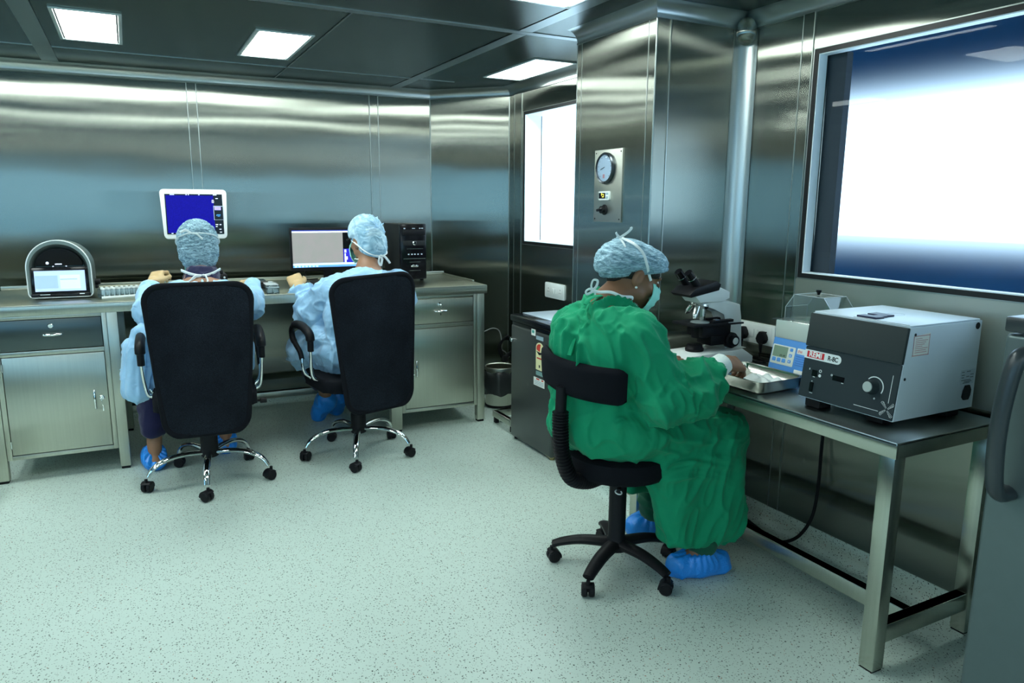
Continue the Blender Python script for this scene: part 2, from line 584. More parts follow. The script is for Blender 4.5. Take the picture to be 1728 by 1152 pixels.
# coved vinyl skirting
def skirt(name, pts, h=.085, r=.045):
    rows = []
    t = .004
    rows.append([V((p[0], p[1], h)) for p, i in pts])
    rows.append([V((p[0] + i[0] * t, p[1] + i[1] * t, h)) for p, i in pts])
    for k in range(7):
        a = PI / 2 * k / 6
        d = t + r - r * math.cos(a)
        z = r - r * math.sin(a) + .001
        rows.append([V((p[0] + i[0] * d, p[1] + i[1] * d, z)) for p, i in pts])
    mb = MB(); mb.grid(rows)
    struct(name, mb, M_FLOOR, angle=50)
skirt('baseboard_back', [((XL, yback(XL)), (0, -1)), ((CX, yback(CX)), (-.35, -1)), ((XR, CY), (-1, -.35)), ((XR, PY1), (-1, 1))])
skirt('baseboard_right', [((PX, PY1), (-1, 0)), ((PX, PY0), (-1, -1)), ((XR, PY0), (-1, -1)), ((XR, YF), (-1, 0))])

# ---------------------------------------------------------------- windows
M_REVEAL = mat('window_reveal', (.82, .91, .96), .5)
M_PANE = glassy('window_glass', (.88, .94, .98), .01, .010)
def frosted(name, tint, rough, clear):
    m = bpy.data.materials.new(name); m.use_nodes = True
    nt = m.node_tree; nt.nodes.clear()
    out = N(nt, 'ShaderNodeOutputMaterial')
    tr = N(nt, 'ShaderNodeBsdfTransparent'); tr.inputs[0].default_value = (*tint, 1)
    rf = N(nt, 'ShaderNodeBsdfRefraction'); rf.inputs['Color'].default_value = (*tint, 1); rf.inputs['Roughness'].default_value = rough; rf.inputs['IOR'].default_value = 1.22
    mx = N(nt, 'ShaderNodeMixShader'); mx.inputs[0].default_value = clear
    nt.links.new(rf.outputs[0], mx.inputs[1]); nt.links.new(tr.outputs[0], mx.inputs[2])
    nt.links.new(mx.outputs[0], out.inputs['Surface'])
    return m
M_FROSTPANE = frosted('frosted_outer_glass', (.93, .97, 1.0), .80, .25)
M_PANEBLUE = glassy('blue_dimming_glass', (.31, .50, .60), .02, .05)  # unseen panes; blue tint added to dim the daylight the steel reflects
M_MULL = mat('outer_frame', (.05, .06, .07), .7, spec=.1)
M_BLUEBAND = mat('blue_outside_panel', (.006, .085, .24), .7, spec=.2)  # blue of the added panels outside the big window
def window(name, y0, y1, z0, z1, gasket=.019, depth=.075, x=XR, film=False):
    r = bpy.data.objects.new(name, None); link(r); r['kind'] = 'structure'
    def ring(a, b, t0, t1, nm, m, par):
        mb = MB()
        # a: outer inset, b: inner inset ; t0..t1 along x
        mb.bx(x + t0, x + t1, y0 + a, y1 - a, z0 + a, z0 + b); mb.bx(x + t0, x + t1, y0 + a, y1 - a, z1 - b, z1 - a)
        mb.bx(x + t0, x + t1, y0 + a, y0 + b, z0 + b, z1 - b); mb.bx(x + t0, x + t1, y1 - b, y1 - a, z0 + b, z1 - b)
        return mb.build(nm, m, par)
    ring(-.004, 0.0, -.003, .002, 'window_trim', M_SEAM, r)
    ring(0, gasket, -.002, depth + .01, 'window_gasket', M_GASKET, r)
    ring(gasket, gasket + .004, .001, depth, 'window_reveal', M_REVEAL, r)
    mb = MB(); mb.grid([[V((x + depth, yy, zz)) for yy in (y0 + gasket, y1 - gasket)] for zz in (z0 + gasket, z1 - gasket)]); mb.build('window_pane', M_PANE, r)
    if film:
        MB().bx(x + depth + .014, x + depth + .048, y1 - gasket - .085, y1 - gasket, z0 + gasket, z1 - gasket).build('outer_post', M_MULL, r)
        mb = MB(); mb.grid([[V((x + depth + .055, yy, zz)) for yy in (y0, y1)] for zz in (z0, z1)]); mb.build('outer_pane', M_FROSTPANE, r)
    return r
w1 = window('window_1', *W1, depth=.045, film=True)
w2 = window('window_2', *W2, depth=.125)
# front wall window
r3 = bpy.data.objects.new('window_3', None); link(r3); r3['kind'] = 'structure'
mb = MB(); mb.grid([[V((xx, YF - .06, zz)) for xx in (FW[0], FW[1])] for zz in (FW[2], FW[3])]); mb.build('window_pane', M_PANEBLUE, r3)
mb = MB()
for xx in (FW[0] + .01, -1.1, .45, FW[1] - .01): mb.bx(xx - .02, xx + .02, YF - .08, YF - .02, FW[2], FW[3])
mb.build('window_frame', M_GASKET, r3)

r4 = bpy.data.objects.new('window_4', None); link(r4); r4['kind'] = 'structure'
mb = MB(); mb.grid([[V((XL - .06, yy, zz)) for yy in (LWN[0], LWN[1])] for zz in (LWN[2], LWN[3])]); mb.build('window_pane', M_PANEBLUE, r4)
mb = MB()
for yy in (LWN[0] + .01, -.5, 1.5, LWN[1] - .01): mb.bx(XL - .08, XL - .02, yy - .02, yy + .02, LWN[2], LWN[3])
mb.build('window_frame', M_GASKET, r4)
# added blue panels outside the big window, giving its blue gradient above and below
tag(MB().bx(3.1, 3.16, -2.5, 3.0, 1.90, 4.0).build('outside_panel_upper', M_BLUEBAND), 'added dark blue panel outside giving the window top its blue tint', 'panel')
tag(MB().bx(3.1, 3.16, -2.5, 3.0, -.5, 1.28, .01).build('outside_panel_lower', M_BLUEBAND), 'added dark blue panel outside giving the window foot its blue tint', 'parapet')

# ---------------------------------------------------------------- lamps and daylight
M_DIFF = emis('lamp_diffuser', (.88, 1.0, .96), 31.0)
M_LFRAME = mat('lamp_frame', (.70, .76, .74), .35, .6)
def make_lamp():
    t = thing('ceiling_light', 'x', 'ceiling light', (0, 0, ZC), 0, 'recessed square panel lights in the steel ceiling')
    w, l = .28, .70
    mb = MB()
    f = .016
    mb.bx(-w / 2, w / 2, -l / 2, -l / 2 + f, -.008, 0, .002); mb.bx(-w / 2, w / 2, l / 2 - f, l / 2, -.008, 0, .002)
    mb.bx(-w / 2, -w / 2 + f, -l / 2 + f, l / 2 - f, -.008, 0, .002); mb.bx(w / 2 - f, w / 2, -l / 2 + f, l / 2 - f, -.008, 0, .002)
    mb.build('frame', M_LFRAME, t)
    g = f + .009
    MB().bx(-w / 2 + f, w / 2 - f, -l / 2 + f, l / 2 - f, -.002, -.0005).build('gap', M_GASKET, t)
    MB().bx(-w / 2 + g, w / 2 - g, -l / 2 + g, l / 2 - g, -.005, -.0025).build('diffuser', M_DIFF, t)
    return t
lamp0 = make_lamp()
lamps = [(-.1, 4.19, 'bright panel light above the worker at the white monitor'),
         (.745, 4.19, 'bright panel light above the worker at the black monitor'),
         (2.25, 4.16, 'bright panel light near the wall in front of the narrow window'),
         (1.57, 2.45, 'panel light cut by the top edge beside the pillar')]
beh = [(-1.8, 4.19), (-.95, 4.19)] + [(x, y) for y in (2.45, .71, -1.03, -2.77, -4.4) for x in (-1.8, -.1, .745) if not (x == .745 and -2 < y < 2) and not (x == -.1 and y == .71)]
for i, (x, y, l) in enumerate(lamps):
    o = lamp0 if i == 0 else copy_tree(lamp0)
    o.location = (x, y, ZC); o['label'] = l
streak_rows = [(-1.0, y) for y in (1.60, -.15, -1.90, -3.55)]  # added strip lights out of view, for more streaks on the back wall
for (x, y) in streak_rows:
    o = copy_tree(lamp0); o.location = (x, y, ZC); o.scale = (2.4, .16, 1); o['label'] = 'unseen strip light added to put more streaks on the steel walls'
for (x, y) in beh:
    o = copy_tree(lamp0); o.location = (x, y, ZC); o.scale = (1.8, .42, 1) if y < 4 else (1, 1, 1); o['label'] = 'unseen strip light added to put more streaks on the steel walls'

w = bpy.data.worlds.new('sky'); SC.world = w; w.use_nodes = True
nt = w.node_tree
bg = nt.nodes['Background']
bg.inputs[0].default_value = (.62, .84, 1.0, 1)
bg.inputs[1].default_value = 5.0
def portal(loc, rot, sx, sy):
    l = bpy.data.lights.new('portal', 'AREA'); l.shape = 'RECTANGLE'; l.size = sx; l.size_y = sy
    l.cycles.is_portal = True
    o = link(bpy.data.objects.new('daylight_portal', l)); o.location = loc; o.rotation_euler = rot
portal((XR + .13, (W1[0] + W1[1]) / 2, (W1[2] + W1[3]) / 2), (0, PI / 2, 0), W1[3] - W1[2], W1[1] - W1[0])
portal((XR + .13, (W2[0] + W2[1]) / 2, (W2[2] + W2[3]) / 2), (0, PI / 2, 0), W2[3] - W2[2], W2[1] - W2[0])
portal((XL - .13, (LWN[0] + LWN[1]) / 2, (LWN[2] + LWN[3]) / 2), (0, -PI / 2, 0), LWN[3] - LWN[2], LWN[1] - LWN[0])
portal(((FW[0] + FW[1]) / 2, YF - .13, (FW[2] + FW[3]) / 2), (PI / 2, 0, 0), FW[1] - FW[0], FW[3] - FW[2])

SC.view_settings.view_transform = 'Standard'
SC.view_settings.look = 'None'
SC.view_settings.gamma = 1.0
SC.view_settings.use_curve_mapping = False
SC.view_settings.exposure = -0.27
# ---------------------------------------------------------------- back bench, cabinets
BZ = .912
BR = -.026
def bench_thing(name, label, cat, group=None):
    return thing(name, label, cat, (0, 4.297, 0), BR, group)

t = bench_thing('work_bench', 'long stainless steel work bench along the back wall carrying two monitors', 'bench')
mb = MB()
mb.bx(-.715, 2.012, -.012, .79, BZ - .012, BZ - .001, .004)
mb.bx(-.715, 2.012, .775, .79, BZ, BZ + .022, .003)
mb.bx(1.998, 2.012, .20, .79, BZ - .004, BZ + .010, .003)
mb.build('worktop', M_TOP, t)
mb = MB()
mb.bx(-.715, 2.012, -.012, 0.0, BZ - .055, BZ - .003, .002); mb.bx(2.0, 2.012, 0, .79, BZ - .055, BZ - .01, .002); mb.bx(-.715, -.703, 0, .79, BZ - .055, BZ - .01, .002)
mb.bx(-.7, 2.0, .02, .77, BZ - .030, BZ - .013)
mb.build('apron', M_BENCH, t)
legs = [-.700, -.1475, 1.362, 1.947]
for x in legs:
    for y0 in ((.0, .73) if True else ()):
        wdt = .05 if x != 1.362 else .07
        l = MB().bx(x, x + wdt, y0, y0 + .05, .014, BZ - .05, .002).build('leg', M_BENCH, t)
        MB().bx(x + .004, x + wdt - .004, y0 + .004, y0 + .046, 0, .016, .002).build('foot', M_RUBBER, l)
MB().bx(-.1, 1.365, .735, .775, .115, .16, .002).build('foot_rail', M_BENCH, t)
MB().bx(-.1, 1.365, .765, .775, BZ - .11, BZ - .05).build('back_rail', M_BENCH, t)

def bar_handle(a, b, off, r=.004, bow=.022, nrm=(0, -1, 0)):
    """a slim bow pull between two points"""
    a, b, n = V(a), V(b), V(nrm)
    pts = [a, a + n * off * .75 + (b - a) * .06, a + n * off + (b - a) * .22, (a + b) / 2 + n * (off + .004), b + n * off + (a - b) * .22, b + n * off * .75 + (a - b) * .06, b]
    p = smooth_path(pts, 5)
    k = len(p)
    return MB().tube(p, [r * (1.0 + .9 * math.sin(PI * i / (k - 1))) for i in range(k)], 10)

def lock(parent, x, y, z, keys):
    mb = MB(); mb.lathe([(.013, 0), (.013, .004), (.010, .007), (0, .007)], 18, T(x, y, z, rx=PI / 2))
    l = mb.build('lock', M_CHROME, parent)
    if keys:
        mb = MB()
        mb.bx(x - .002, x + .002, y - .020, y - .006, z - .004, z + .004)
        mb.lathe([(.011, -.0015), (.011, .0015)], 16, T(x, y - .026, z - .006, ry=PI / 2))
        mb.tube([(x, y - .026, z - .016), (x + .003, y - .022, z - .03), (x + .004, y - .018, z - .038)], .0013, 6)
        mb.lathe([(.010, -.001), (.010, .001)], 16, T(x + .004, y - .016, z - .044, ry=PI / 2.4))
        mb.bx(x + .001, x + .006, y - .017, y - .014, z - .068, z - .05)
        mb.build('keys', M_CHROME, l)
    return l

def cabinet(label, x0, x1, m_dr, dr_keys, hinge_left, dh, dlx):
    t = bench_thing('bench_cabinet', label, 'cabinet', 'steel cabinets under the bench')
    mb = MB()
    z0, z1 = .118, BZ - .056
    # carcass with a face frame
    mb.bx(x0, x1, .04, .70, z0, z1)
    f = .022
    mb.bx(x0, x0 + f, .002, .04, z0, z1, .002); mb.bx(x1 - f, x1, .002, .04, z0, z1, .002)
    mb.bx(x0 + f, x1 - f, .002, .04, z0, z0 + .022, .002); mb.bx(x0 + f, x1 - f, .002, .04, z1 - .018, z1, .002)
    mb.bx(x0 + f, x1 - f, .002, .04, .653, .677, .002)
    mb.build('body', M_BENCH, t)
    d = MB().bx(x0 + f + .003, x1 - f - .003, .004, .03, .680, z1 - .021, .002).build('drawer', m_dr, t)
    xc = (x0 + x1) / 2 + .005
    bar_handle((xc - .045, .004, .757), (xc + .045, .004, .757), .02, .0036).build('handle', M_CHROME, d)
    lock(d, xc - .006, .004, .800, dr_keys)
    d = MB().bx(x0 + f + .003, x1 - f - .003, .004, .03, .143, .650, .002).build('door', M_BENCH, t)
    bar_handle((dh, .004, .345), (dh, .004, .455), .022, .0036).build('handle', M_CHROME, d)
    lock(d, dlx, .004, .405, True)
    hx = x0 + f + .001 if hinge_left else x1 - f - .001
    mb = MB()
    for z in (.20, .60): mb.cyl((hx, .0, z - .02), (hx, .0, z + .02), .004, seg=10)
    mb.build('hinge', M_SATIN, d)
    return t
cabinet('steel bench cabinet with a dark drawer under the arched analyser', -.648, -.149, M_DARKSTEEL, False, True, -.235, -.204)
cabinet('plain steel bench cabinet with keys in its drawer under the computer tower', 1.434, 1.945, M_BENCH, True, True, 1.528, 1.506)

# ---------------------------------------------------------------- arched analyser
M_SHELL = mat('grey_green_shell', (.20, .245, .235), .30, .6)
M_RIM = mat('pale_rim', (.80, .84, .84), .3, .3)
M_SCR1 = emis('pale_blue_screen', (.42, .56, .82), .75)
M_SCR1B = emis('screen_panel', (.55, .62, .90), .75)
M_SCR1C = emis('screen_shade', (.30, .44, .60), .7)
AX, AY = -.352, 4.535
t = thing('benchtop_analyser', 'arched grey benchtop analyser with a lit touch screen on the bench', 'analyser', (AX, AY, BZ), -.06)
def arch(w, h, r0=None, n=24, b=.025):
    """closed outline: flat foot with rounded corners, straight sides and a round top"""
    R = w / 2
    pts = []
    for k in range(n + 1):
        a = PI * k / n
        pts.append((R * math.cos(a), h - R + R * math.sin(a)))
    for k in range(5):
        a = PI + PI / 2 * k / 4
        pts.append((-R + b + b * math.cos(a), b + b * math.sin(a)))
    for k in range(5):
        a = 1.5 * PI + PI / 2 * k / 4
        pts.append((R - b + b * math.cos(a), b + b * math.sin(a)))
    return pts
FX = frame((0, 0, 0), (1, 0, 0), (0, 0, 1), (0, -1, 0))    # local xy -> x,z ; extrude towards -y
def loft(outlines, m, name, parent, caps=(True, True)):
    mb = MB()
    R = [[mb.bm.verts.new(p) for p in o] for o in outlines]
    n = len(R[0])
    for i in range(len(R) - 1):
        for k in range(n):
            mb.bm.faces.new((R[i][k], R[i][(k + 1) % n], R[i + 1][(k + 1) % n], R[i + 1][k]))
    if caps[0]: mb.bm.faces.new(R[0][::-1])
    if caps[1]: mb.bm.faces.new(R[-1])
    return mb.build(name, m, parent)
def ol(w, h, y, z0=.008): return [V((p[0], y, p[1] + z0)) for p in arch(w, h)]
loft([ol(.25, .262, .30), ol(.285, .288, .24), ol(.30, .298, .10), ol(.302, .300, .0), ol(.296, .296, -.012), ol(.270, .280, -.012), ol(.262, .274, .0), ol(.236, .252, .045), ol(.230, .246, .05)], M_SHELL, 'shell', t)
mb = MB(); o_ = ol(.298, .299, -.008); mb.tube([V((p.x * .990, p.y - .002, p.z)) for p in o_], .0032, 8, closed=True)
mb.build('rim', M_RIM, t)
# black inner dome with small marks
mb = MB(); mb.prism([(.108 * math.cos(a), .172 + .092 * math.sin(a)) for a in [PI * k / 24 for k in range(25)]], .05, frame((0, .055, 0), (1, 0, 0), (0, 0, 1), (0, -1, 0)), .012); mb.build('dome_cover', mat('dome_black', (.004, .004, .005), .3, spec=.25), t)
mb = MB()
mb.lathe([(.006, 0), (.0075, .001), (.006, .002)], 16, T(-.052, .006, .188, rx=PI / 2))
mb.bx(-.018, .014, .004, .007, .179, .185, .002); mb.bx(.045, .053, .008, .011, .186, .194, .002)
mb.bx(-.03, -.024, .006, .009, .168, .173); mb.bx(.03, .036, .006, .009, .168, .173)
mb.build('status_marks', emis('status_white', (.7, .75, .9), .8), t)
Ms = T(0, -.004, .098, rx=-.10)
s = MB().box((0, .006, 0), (.262, .012, .140), .004, Ms).build('touch_screen', M_BLACKGLOSS, t)
MB().box((0, -.0012, -.004), (.232, .002, .108), 0, Ms).build('display', M_SCR1, s)
mb = MB(); mb.box((-.062, -.0026, -.008), (.102, .0015, .066), 0, Ms); mb.build('display_list', M_SCR1C, s)
mb = MB(); mb.box((.046, -.0026, -.010), (.094, .0015, .074), 0, Ms); mb.build('display_form', M_SCR1B, s)
mb = MB(); mb.box((.040, -.0038, .004), (.078, .0012, .004), 0, Ms); mb.build('display_line', M_SCR1C, s)
mb = MB(); mb.bx(-.138, .138, -.018, .01, .010, .030, .006); mb.build('front_lip', M_BLACKGLOSS, t)
mb = MB(); mb.bx(-.095, -.05, -.0195, -.017, .023, .026); mb.bx(.085, .108, -.0195, -.017, .022, .027); mb.build('lip_marks', M_RIM, t)
mb = MB(); mb.cyl((.142, .10, .075), (.176, .10, .075), .016, seg=18, bev=.003); mb.bx(.14, .165, .085, .115, .04, .06, .004); mb.build('side_knob', M_BLACK, t)
for sx in (-.1, .1):
    for sy in (.03, .22): MB().cyl((sx, sy, 0), (sx, sy, .012), .014, seg=12).build('foot', M_RUBBER, t)

# ---------------------------------------------------------------- tube rack with capped tubes
M_ACR = glassy('clear_acrylic', (.90, .95, .96), .03, .05, .04)
M_TUBE = mat('white_tube', (.80, .86, .88), .3, trans=.25)
t = thing('tube_rack', 'long clear plastic tube rack on the bench beside the arched analyser', 'tube rack', (-.165, 4.435, BZ), .22)
mb = MB()
mb.bx(0, .36, 0, .10, .0, .004); mb.bx(0, .36, 0, .10, .043, .046)
for x in (0, .357): mb.bx(x, x + .003, 0, .10, 0, .046)
mb.bx(0, .36, 0, .003, 0, .046); mb.bx(0, .36, .097, .10, 0, .046)
mb.build('tray', M_ACR, t)
MB().bx(0, .36, -.004, 0, .0, .012, .001).build('white_strip', M_WHITE, t)
def make_tube():
    t = thing('sample_tube', 'small white capped sample tube standing in the clear rack', 'tube', (0, 0, 0), 0, 'capped tubes in the clear rack')
    MB().lathe([(0, 0), (.0035, .001), (.0062, .018), (.0062, .036)], 10).build('tube', M_TUBE, t)
    MB().lathe([(.0072, .036), (.0072, .044), (.005, .0455), (0, .0455)], 10).build('cap', M_WHITE, t)
    return t
tb = make_tube()
Rm = T(-.165, 4.435, BZ, rz=.22)
k = 0
for row, yy in ((0, .022), (1, .075)):
    for i in range(14):
        o = tb if k == 0 else copy_tree(tb)
        o.location = Rm @ V((.018 + i * .0245, yy, .0095)); k += 1

# ---------------------------------------------------------------- white monitor on its stand
M_BLUE = mat('blue_screen', (.005, .004, .10), .3, noise=.15, nscale=300, emit=(.010, .006, .42), estr=1.4)
def screen_blue():
    m, nt, b = nodes('speckled_blue_screen')
    tc = N(nt, 'ShaderNodeTexCoord')
    v = N(nt, 'ShaderNodeTexNoise', i_Scale=180.0, i_Detail=3.0)
    nt.links.new(tc.outputs['Object'], v.inputs['Vector'])
    mx = N(nt, 'ShaderNodeMix', data_type='RGBA')
    mx.inputs['A'].default_value = (.0, .0, .30, 1); mx.inputs['B'].default_value = (.006, .003, .62, 1)
    nt.links.new(v.outputs['Fac'], mx.inputs['Factor'])
    nt.links.new(mx.outputs['Result'], b.inputs['Emission Color'])
    b.inputs['Emission Strength'].default_value = 1.0
    b.inputs['Base Color'].default_value = (.004, .004, .03, 1)
    b.inputs['Roughness'].default_value = .6
    b.inputs['Specular IOR Level'].default_value = .1
    return m
M_BLUE = screen_blue()
M_UI = emis('screen_white', (.75, .82, 1.0), .9)
M_UIGREY = emis('screen_grey_text', (.30, .36, .42), .8)
M_UIVIO = emis('screen_violet', (.36, .30, .85), .8)
t = thing('white_monitor', 'white framed monitor with a blue picture on its screen, behind the left worker', 'monitor', (.352, 4.85, BZ), -.05)
zc = .437
def trapezoid(wt, wb, h, r, cz=0.0, n=5):
    P = rrect(1, 1, .5, n)
    pts = []
    for (x, y) in rrect(wt, h, r, n):
        f = (y + h / 2) / h
        w = wb + (wt - wb) * f
        bul = .006 * (1 - (2 * x / wt) ** 2) * (1 if y > 0 else -1)
        pts.append((x * w / wt, y + bul + cz))
    return pts
Fm = frame((0, 0, zc), (1, 0, 0), (0, 0, 1), (0, -1, 0))
MB().prism(trapezoid(.372, .350, .292, .022), .032, Fm @ T(0, 0, -.032), .006).build('casing', M_WHITE, t)
MB().prism(rrect(.30, .22, .03), .03, Fm @ T(0, 0, -.06), .006).build('back_shell', M_WHITE, t)
d = MB().box((0, -.0005, zc - .0), (.318, .003, .238)).build('screen', M_BLACKGLOSS, t)
MB().box((-.022, -.0022, zc), (.262, .001, .222)).build('picture', M_BLUE, d)
mb = MB()
for (x, z, w_, h_) in ((-.118, .115, .024, .004), (-.04, .115, .008, .004), (-.028, .1155, .005, .006), (.03, .115, .006, .004), (.118, .115, .02, .004), (-.13, -.113, .01, .005), (-.1, -.113, .022, .005), (-.06, -.113, .03, .005), (.128, .094, .014, .004), (.105, .084, .010, .003), (.105, .077, .014, .003), (.105, .070, .012, .003), (.12, -.062, .014, .005), (.14, -.062, .01, .005), (.118, -.074, .01, .004), (.138, -.09, .012, .004), (.14, -.108, .012, .004), (-.09, -.095, .004, .005)):
    mb.box((x, -.0035, zc + z), (w_, .0008, h_))
mb.build('readouts', M_UI, d)
MB().box((.134, -.0030, zc + .008), (.056, .0008, .084)).build('side_panel_border', M_UIGREY, d)
MB().box((.134, -.0036, zc + .007), (.050, .0008, .078)).build('side_panel', M_BLACKGLOSS, d)
MB().box((.130, -.0044, zc + .035), (.036, .0006, .020)).build('thumbnail', M_UIVIO, d)
mb = MB(); mb.box((.134, -.0044, zc - .004), (.02, .0006, .006)); mb.box((.122, -.0044, zc - .006), (.004, .0006, .008)); mb.box((.134, -.0044, zc - .012), (.014, .0006, .003)); mb.build('readout_blue', emis('screen_blue_text', (.05, .25, .6), .7), d)
mb = MB(); mb.tube(smooth_path([(0, .05, .012), (0, .055, .15), (0, .05, .30), (0, .045, zc)], 6), .062, 14, flat=((0, 1, 0), .3)); mb.build('neck', M_WHITE, t)
mb = MB(); mb.prism(rrect(.26, .22, .05), .016, T(0, .04, 0), .004); mb.build('base', M_WHITE, t)

# black instrument in front of the left worker
t = thing('bench_instrument', 'low black instrument with a side knob on the bench before the left worker', 'instrument', (.375, 4.62, BZ))
MB().bx(-.10, .11, -.08, .10, 0, .062, .008).build('body', M_BLACK, t)
MB().bx(-.085, .105, -.09, .09, .066, .098, .005).build('stage', M_BLACK, t)
mb = MB(); mb.cyl((-.125, -.03, .092), (-.04, -.03, .092), .018, seg=16, bev=.003); mb.build('side_knob', M_BLACK, t)
mb = MB(); mb.bx(.055, .085, -.05, -.01, .097, .118, .003); mb.bx(-.02, .03, -.06, .03, .097, .106, .003); mb.build('stage_clip', M_BLACK, t)
MB().cyl((.088, -.092, .08), (.088, -.088, .08), .006, seg=12).build('indicator', M_RIM, t)

# white slab, black box and clear box right of the left worker
tag(MB().bx(.455, .565, 4.545, 4.66, BZ, BZ + .018, .005).build('white_pad', M_WHITE), 'thin white pad lying on the bench at the left worker\'s right hand', 'pad')
t = thing('black_case', 'flat black case lying on the bench behind the clear box', 'case', (.665, 4.66, BZ))
MB().bx(-.075, .055, -.06, .13, 0, .026, .004).build('case_body', M_BLACK, t)
MB().bx(-.075, .055, -.06, .13, .027, .038, .004).build('lid', M_BLACKGLOSS, t)
t = thing('clear_box', 'small clear acrylic box with a notched lid on the bench edge', 'box', (.695, 4.365, BZ), -.04)
w_, l_, h_ = .068, .165, .046
mb = MB()
for (a, b, c, d_, e, f) in ((-w_/2, w_/2, -l_/2, l_/2, 0, .004), (-w_/2, -w_/2+.004, -l_/2, l_/2, 0, h_), (w_/2-.004, w_/2, -l_/2, l_/2, 0, h_), (-w_/2, w_/2, -l_/2, -l_/2+.004, 0, h_), (-w_/2, w_/2, l_/2-.004, l_/2, 0, h_), (-w_/2, w_/2, -.01, -.006, 0, h_), (-w_/2, w_/2, .035, .039, 0, h_)):
    mb.bx(a, b, c, d_, e, f, .0008)
mb.build('walls', M_ACR, t)
M_FROST = mat('frosted_plastic', (.72, .80, .82), .3, alpha=.55)
mb = MB(); mb.bx(-w_/2, w_/2, -.05, l_/2, h_, h_ + .004, .001); mb.bx(-.012, .012, .02, .05, h_ + .004, h_ + .014, .002); mb.bx(-w_/2, w_/2, -l_/2, -.055, h_ - .012, h_ - .008, .001); mb.build('lid', M_FROST, t)
mb = MB()
for (x, y) in ((-.018, -.05), (.016, -.045), (-.01, .0), (.018, .01), (-.015, .055), (.012, .06)): mb.box((x, y, .014), (.026, .03, .02), .004, None)
mb.build('inserts', M_FROST, t)

# ---------------------------------------------------------------- black monitor
def screen_grey():
    m, nt, b = nodes('grey_picture_screen')
    tc = N(nt, 'ShaderNodeTexCoord')
    v = N(nt, 'ShaderNodeTexNoise', i_Scale=14.0, i_Detail=6.0)
    nt.links.new(tc.outputs['Object'], v.inputs['Vector'])
    mx = N(nt, 'ShaderNodeMix', data_type='RGBA')
    mx.inputs['A'].default_value = (.46, .60, .52, 1); mx.inputs['B'].default_value = (.66, .60, .64, 1)
    nt.links.new(v.outputs['Fac'], mx.inputs['Factor'])
    nt.links.new(mx.outputs['Result'], b.inputs['Emission Color'])
    b.inputs['Emission Strength'].default_value = .80
    b.inputs['Base Color'].default_value = (.02, .02, .02, 1)
    return m
t = thing('black_monitor', 'black framed wide monitor showing a grey picture, beside the computer tower', 'monitor', (1.118, 4.74, BZ), -.03)
zc = .218; W_, H_ = .47, .272
Fm = frame((0, 0, zc), (1, 0, 0), (0, 0, 1), (0, -1, 0))
MB().prism(rrect(W_, H_, .006), .024, Fm @ T(0, 0, -.026), .002).build('casing', M_BLACK, t)
MB().prism(rrect(.34, .2, .02), .03, Fm @ T(0, 0, -.05), .006).build('back_shell', M_BLACK, t)
s = MB().box((0, -.0005, zc + .003), (W_ - .026, .004, H_ - .034)).build('screen', M_BLACKGLOSS, t)
xl = -(W_ - .026) / 2
MB().bx(xl, xl + .318, -.0032, -.0026, zc - .088, zc + .105).build('picture', screen_grey(), s)
MB().bx(xl, -xl, -.0032, -.0026, zc + .105, zc + .1145).build('title_bar', M_UI, s)
MB().bx(xl, -xl, -.0032, -.0026, zc + .1145, zc + .120).build('menu_bar', emis('screen_deep_blue', (.03, .05, .4), .9), s)
MB().bx(xl, -xl, -.0032, -.0026, zc - .101, zc - .088).build('tool_bar', emis('screen_pale', (.62, .76, 1.0), .95), s)
MB().bx(xl, -xl, -.0032, -.0026, zc - .114, zc - .101).build('task_bar', emis('screen_task_blue', (.12, .36, .85), .9), s)
mb = MB()
for k in range(7): mb.bx(xl + .01 + k * .022, xl + .024 + k * .022, -.0038, -.0032, zc - .112, zc - .103)
mb.build('task_icons', emis('screen_icons', (.55, .75, .95), .9), s)
MB().bx(xl + .32, -xl, -.0032, -.0026, zc - .088, zc + .0).build('blue_column', emis('screen_blue_column', (.02, .015, .45), 1.0), s)
mb = MB()
for (a, b) in ((-.005, .012), (-.03, .008), (-.05, .02), (-.07, .012)): mb.bx(xl + .327, xl + .327 + b, -.0038, -.0032, zc + a - .02, zc + a)
mb.build('column_marks', M_UI, s)
mb = MB(); mb.bx(-.03, .03, .015, .03, .012, zc - .05, .004); mb.build('neck', M_BLACK, t)
mb = MB(); mb.prism(rrect(.22, .17, .03), .012, T(0, .02, 0), .003); mb.build('base', M_BLACK, t)
tag(MB().tube(smooth_path([(1.02, 4.85, 1.01), (.99, 4.85, .975), (.985, 4.84, .945), (.985, 4.84, .925), (.97, 4.85, BZ + .005), (.90, 4.90, BZ + .0045), (1.1, 4.99, BZ + .0045)], 6), .004, 8).build('monitor_cable', M_BLACK), 'thin black cable hanging under the black monitor', 'cable')
t = thing('keyboard', 'black keyboard on the bench at the right worker\'s hand', 'keyboard', (1.13, 4.46, BZ), -.05)
MB().bx(-.21, .21, -.06, .07, 0, .016, .004).build('case', M_BLACK, t)
mb = MB()
for r_ in range(5):
    for c_ in range(18): mb.bx(-.20 + c_ * .0225, -.182 + c_ * .0225, -.052 + r_ * .023, -.033 + r_ * .023, .016, .022, .002)
mb.build('keys', M_RUBBER, t)
t = thing('computer_mouse', 'black computer mouse on the bench beside the right worker\'s left hand', 'mouse', (.905, 4.47, BZ), .3)
MB().ell((0, 0, .023), (.028, .05, .0215)).build('shell', M_BLACK, t)
MB().cyl((-.004, .024, .040), (.004, .024, .040), .006, seg=12).build('wheel', M_RUBBER, t)

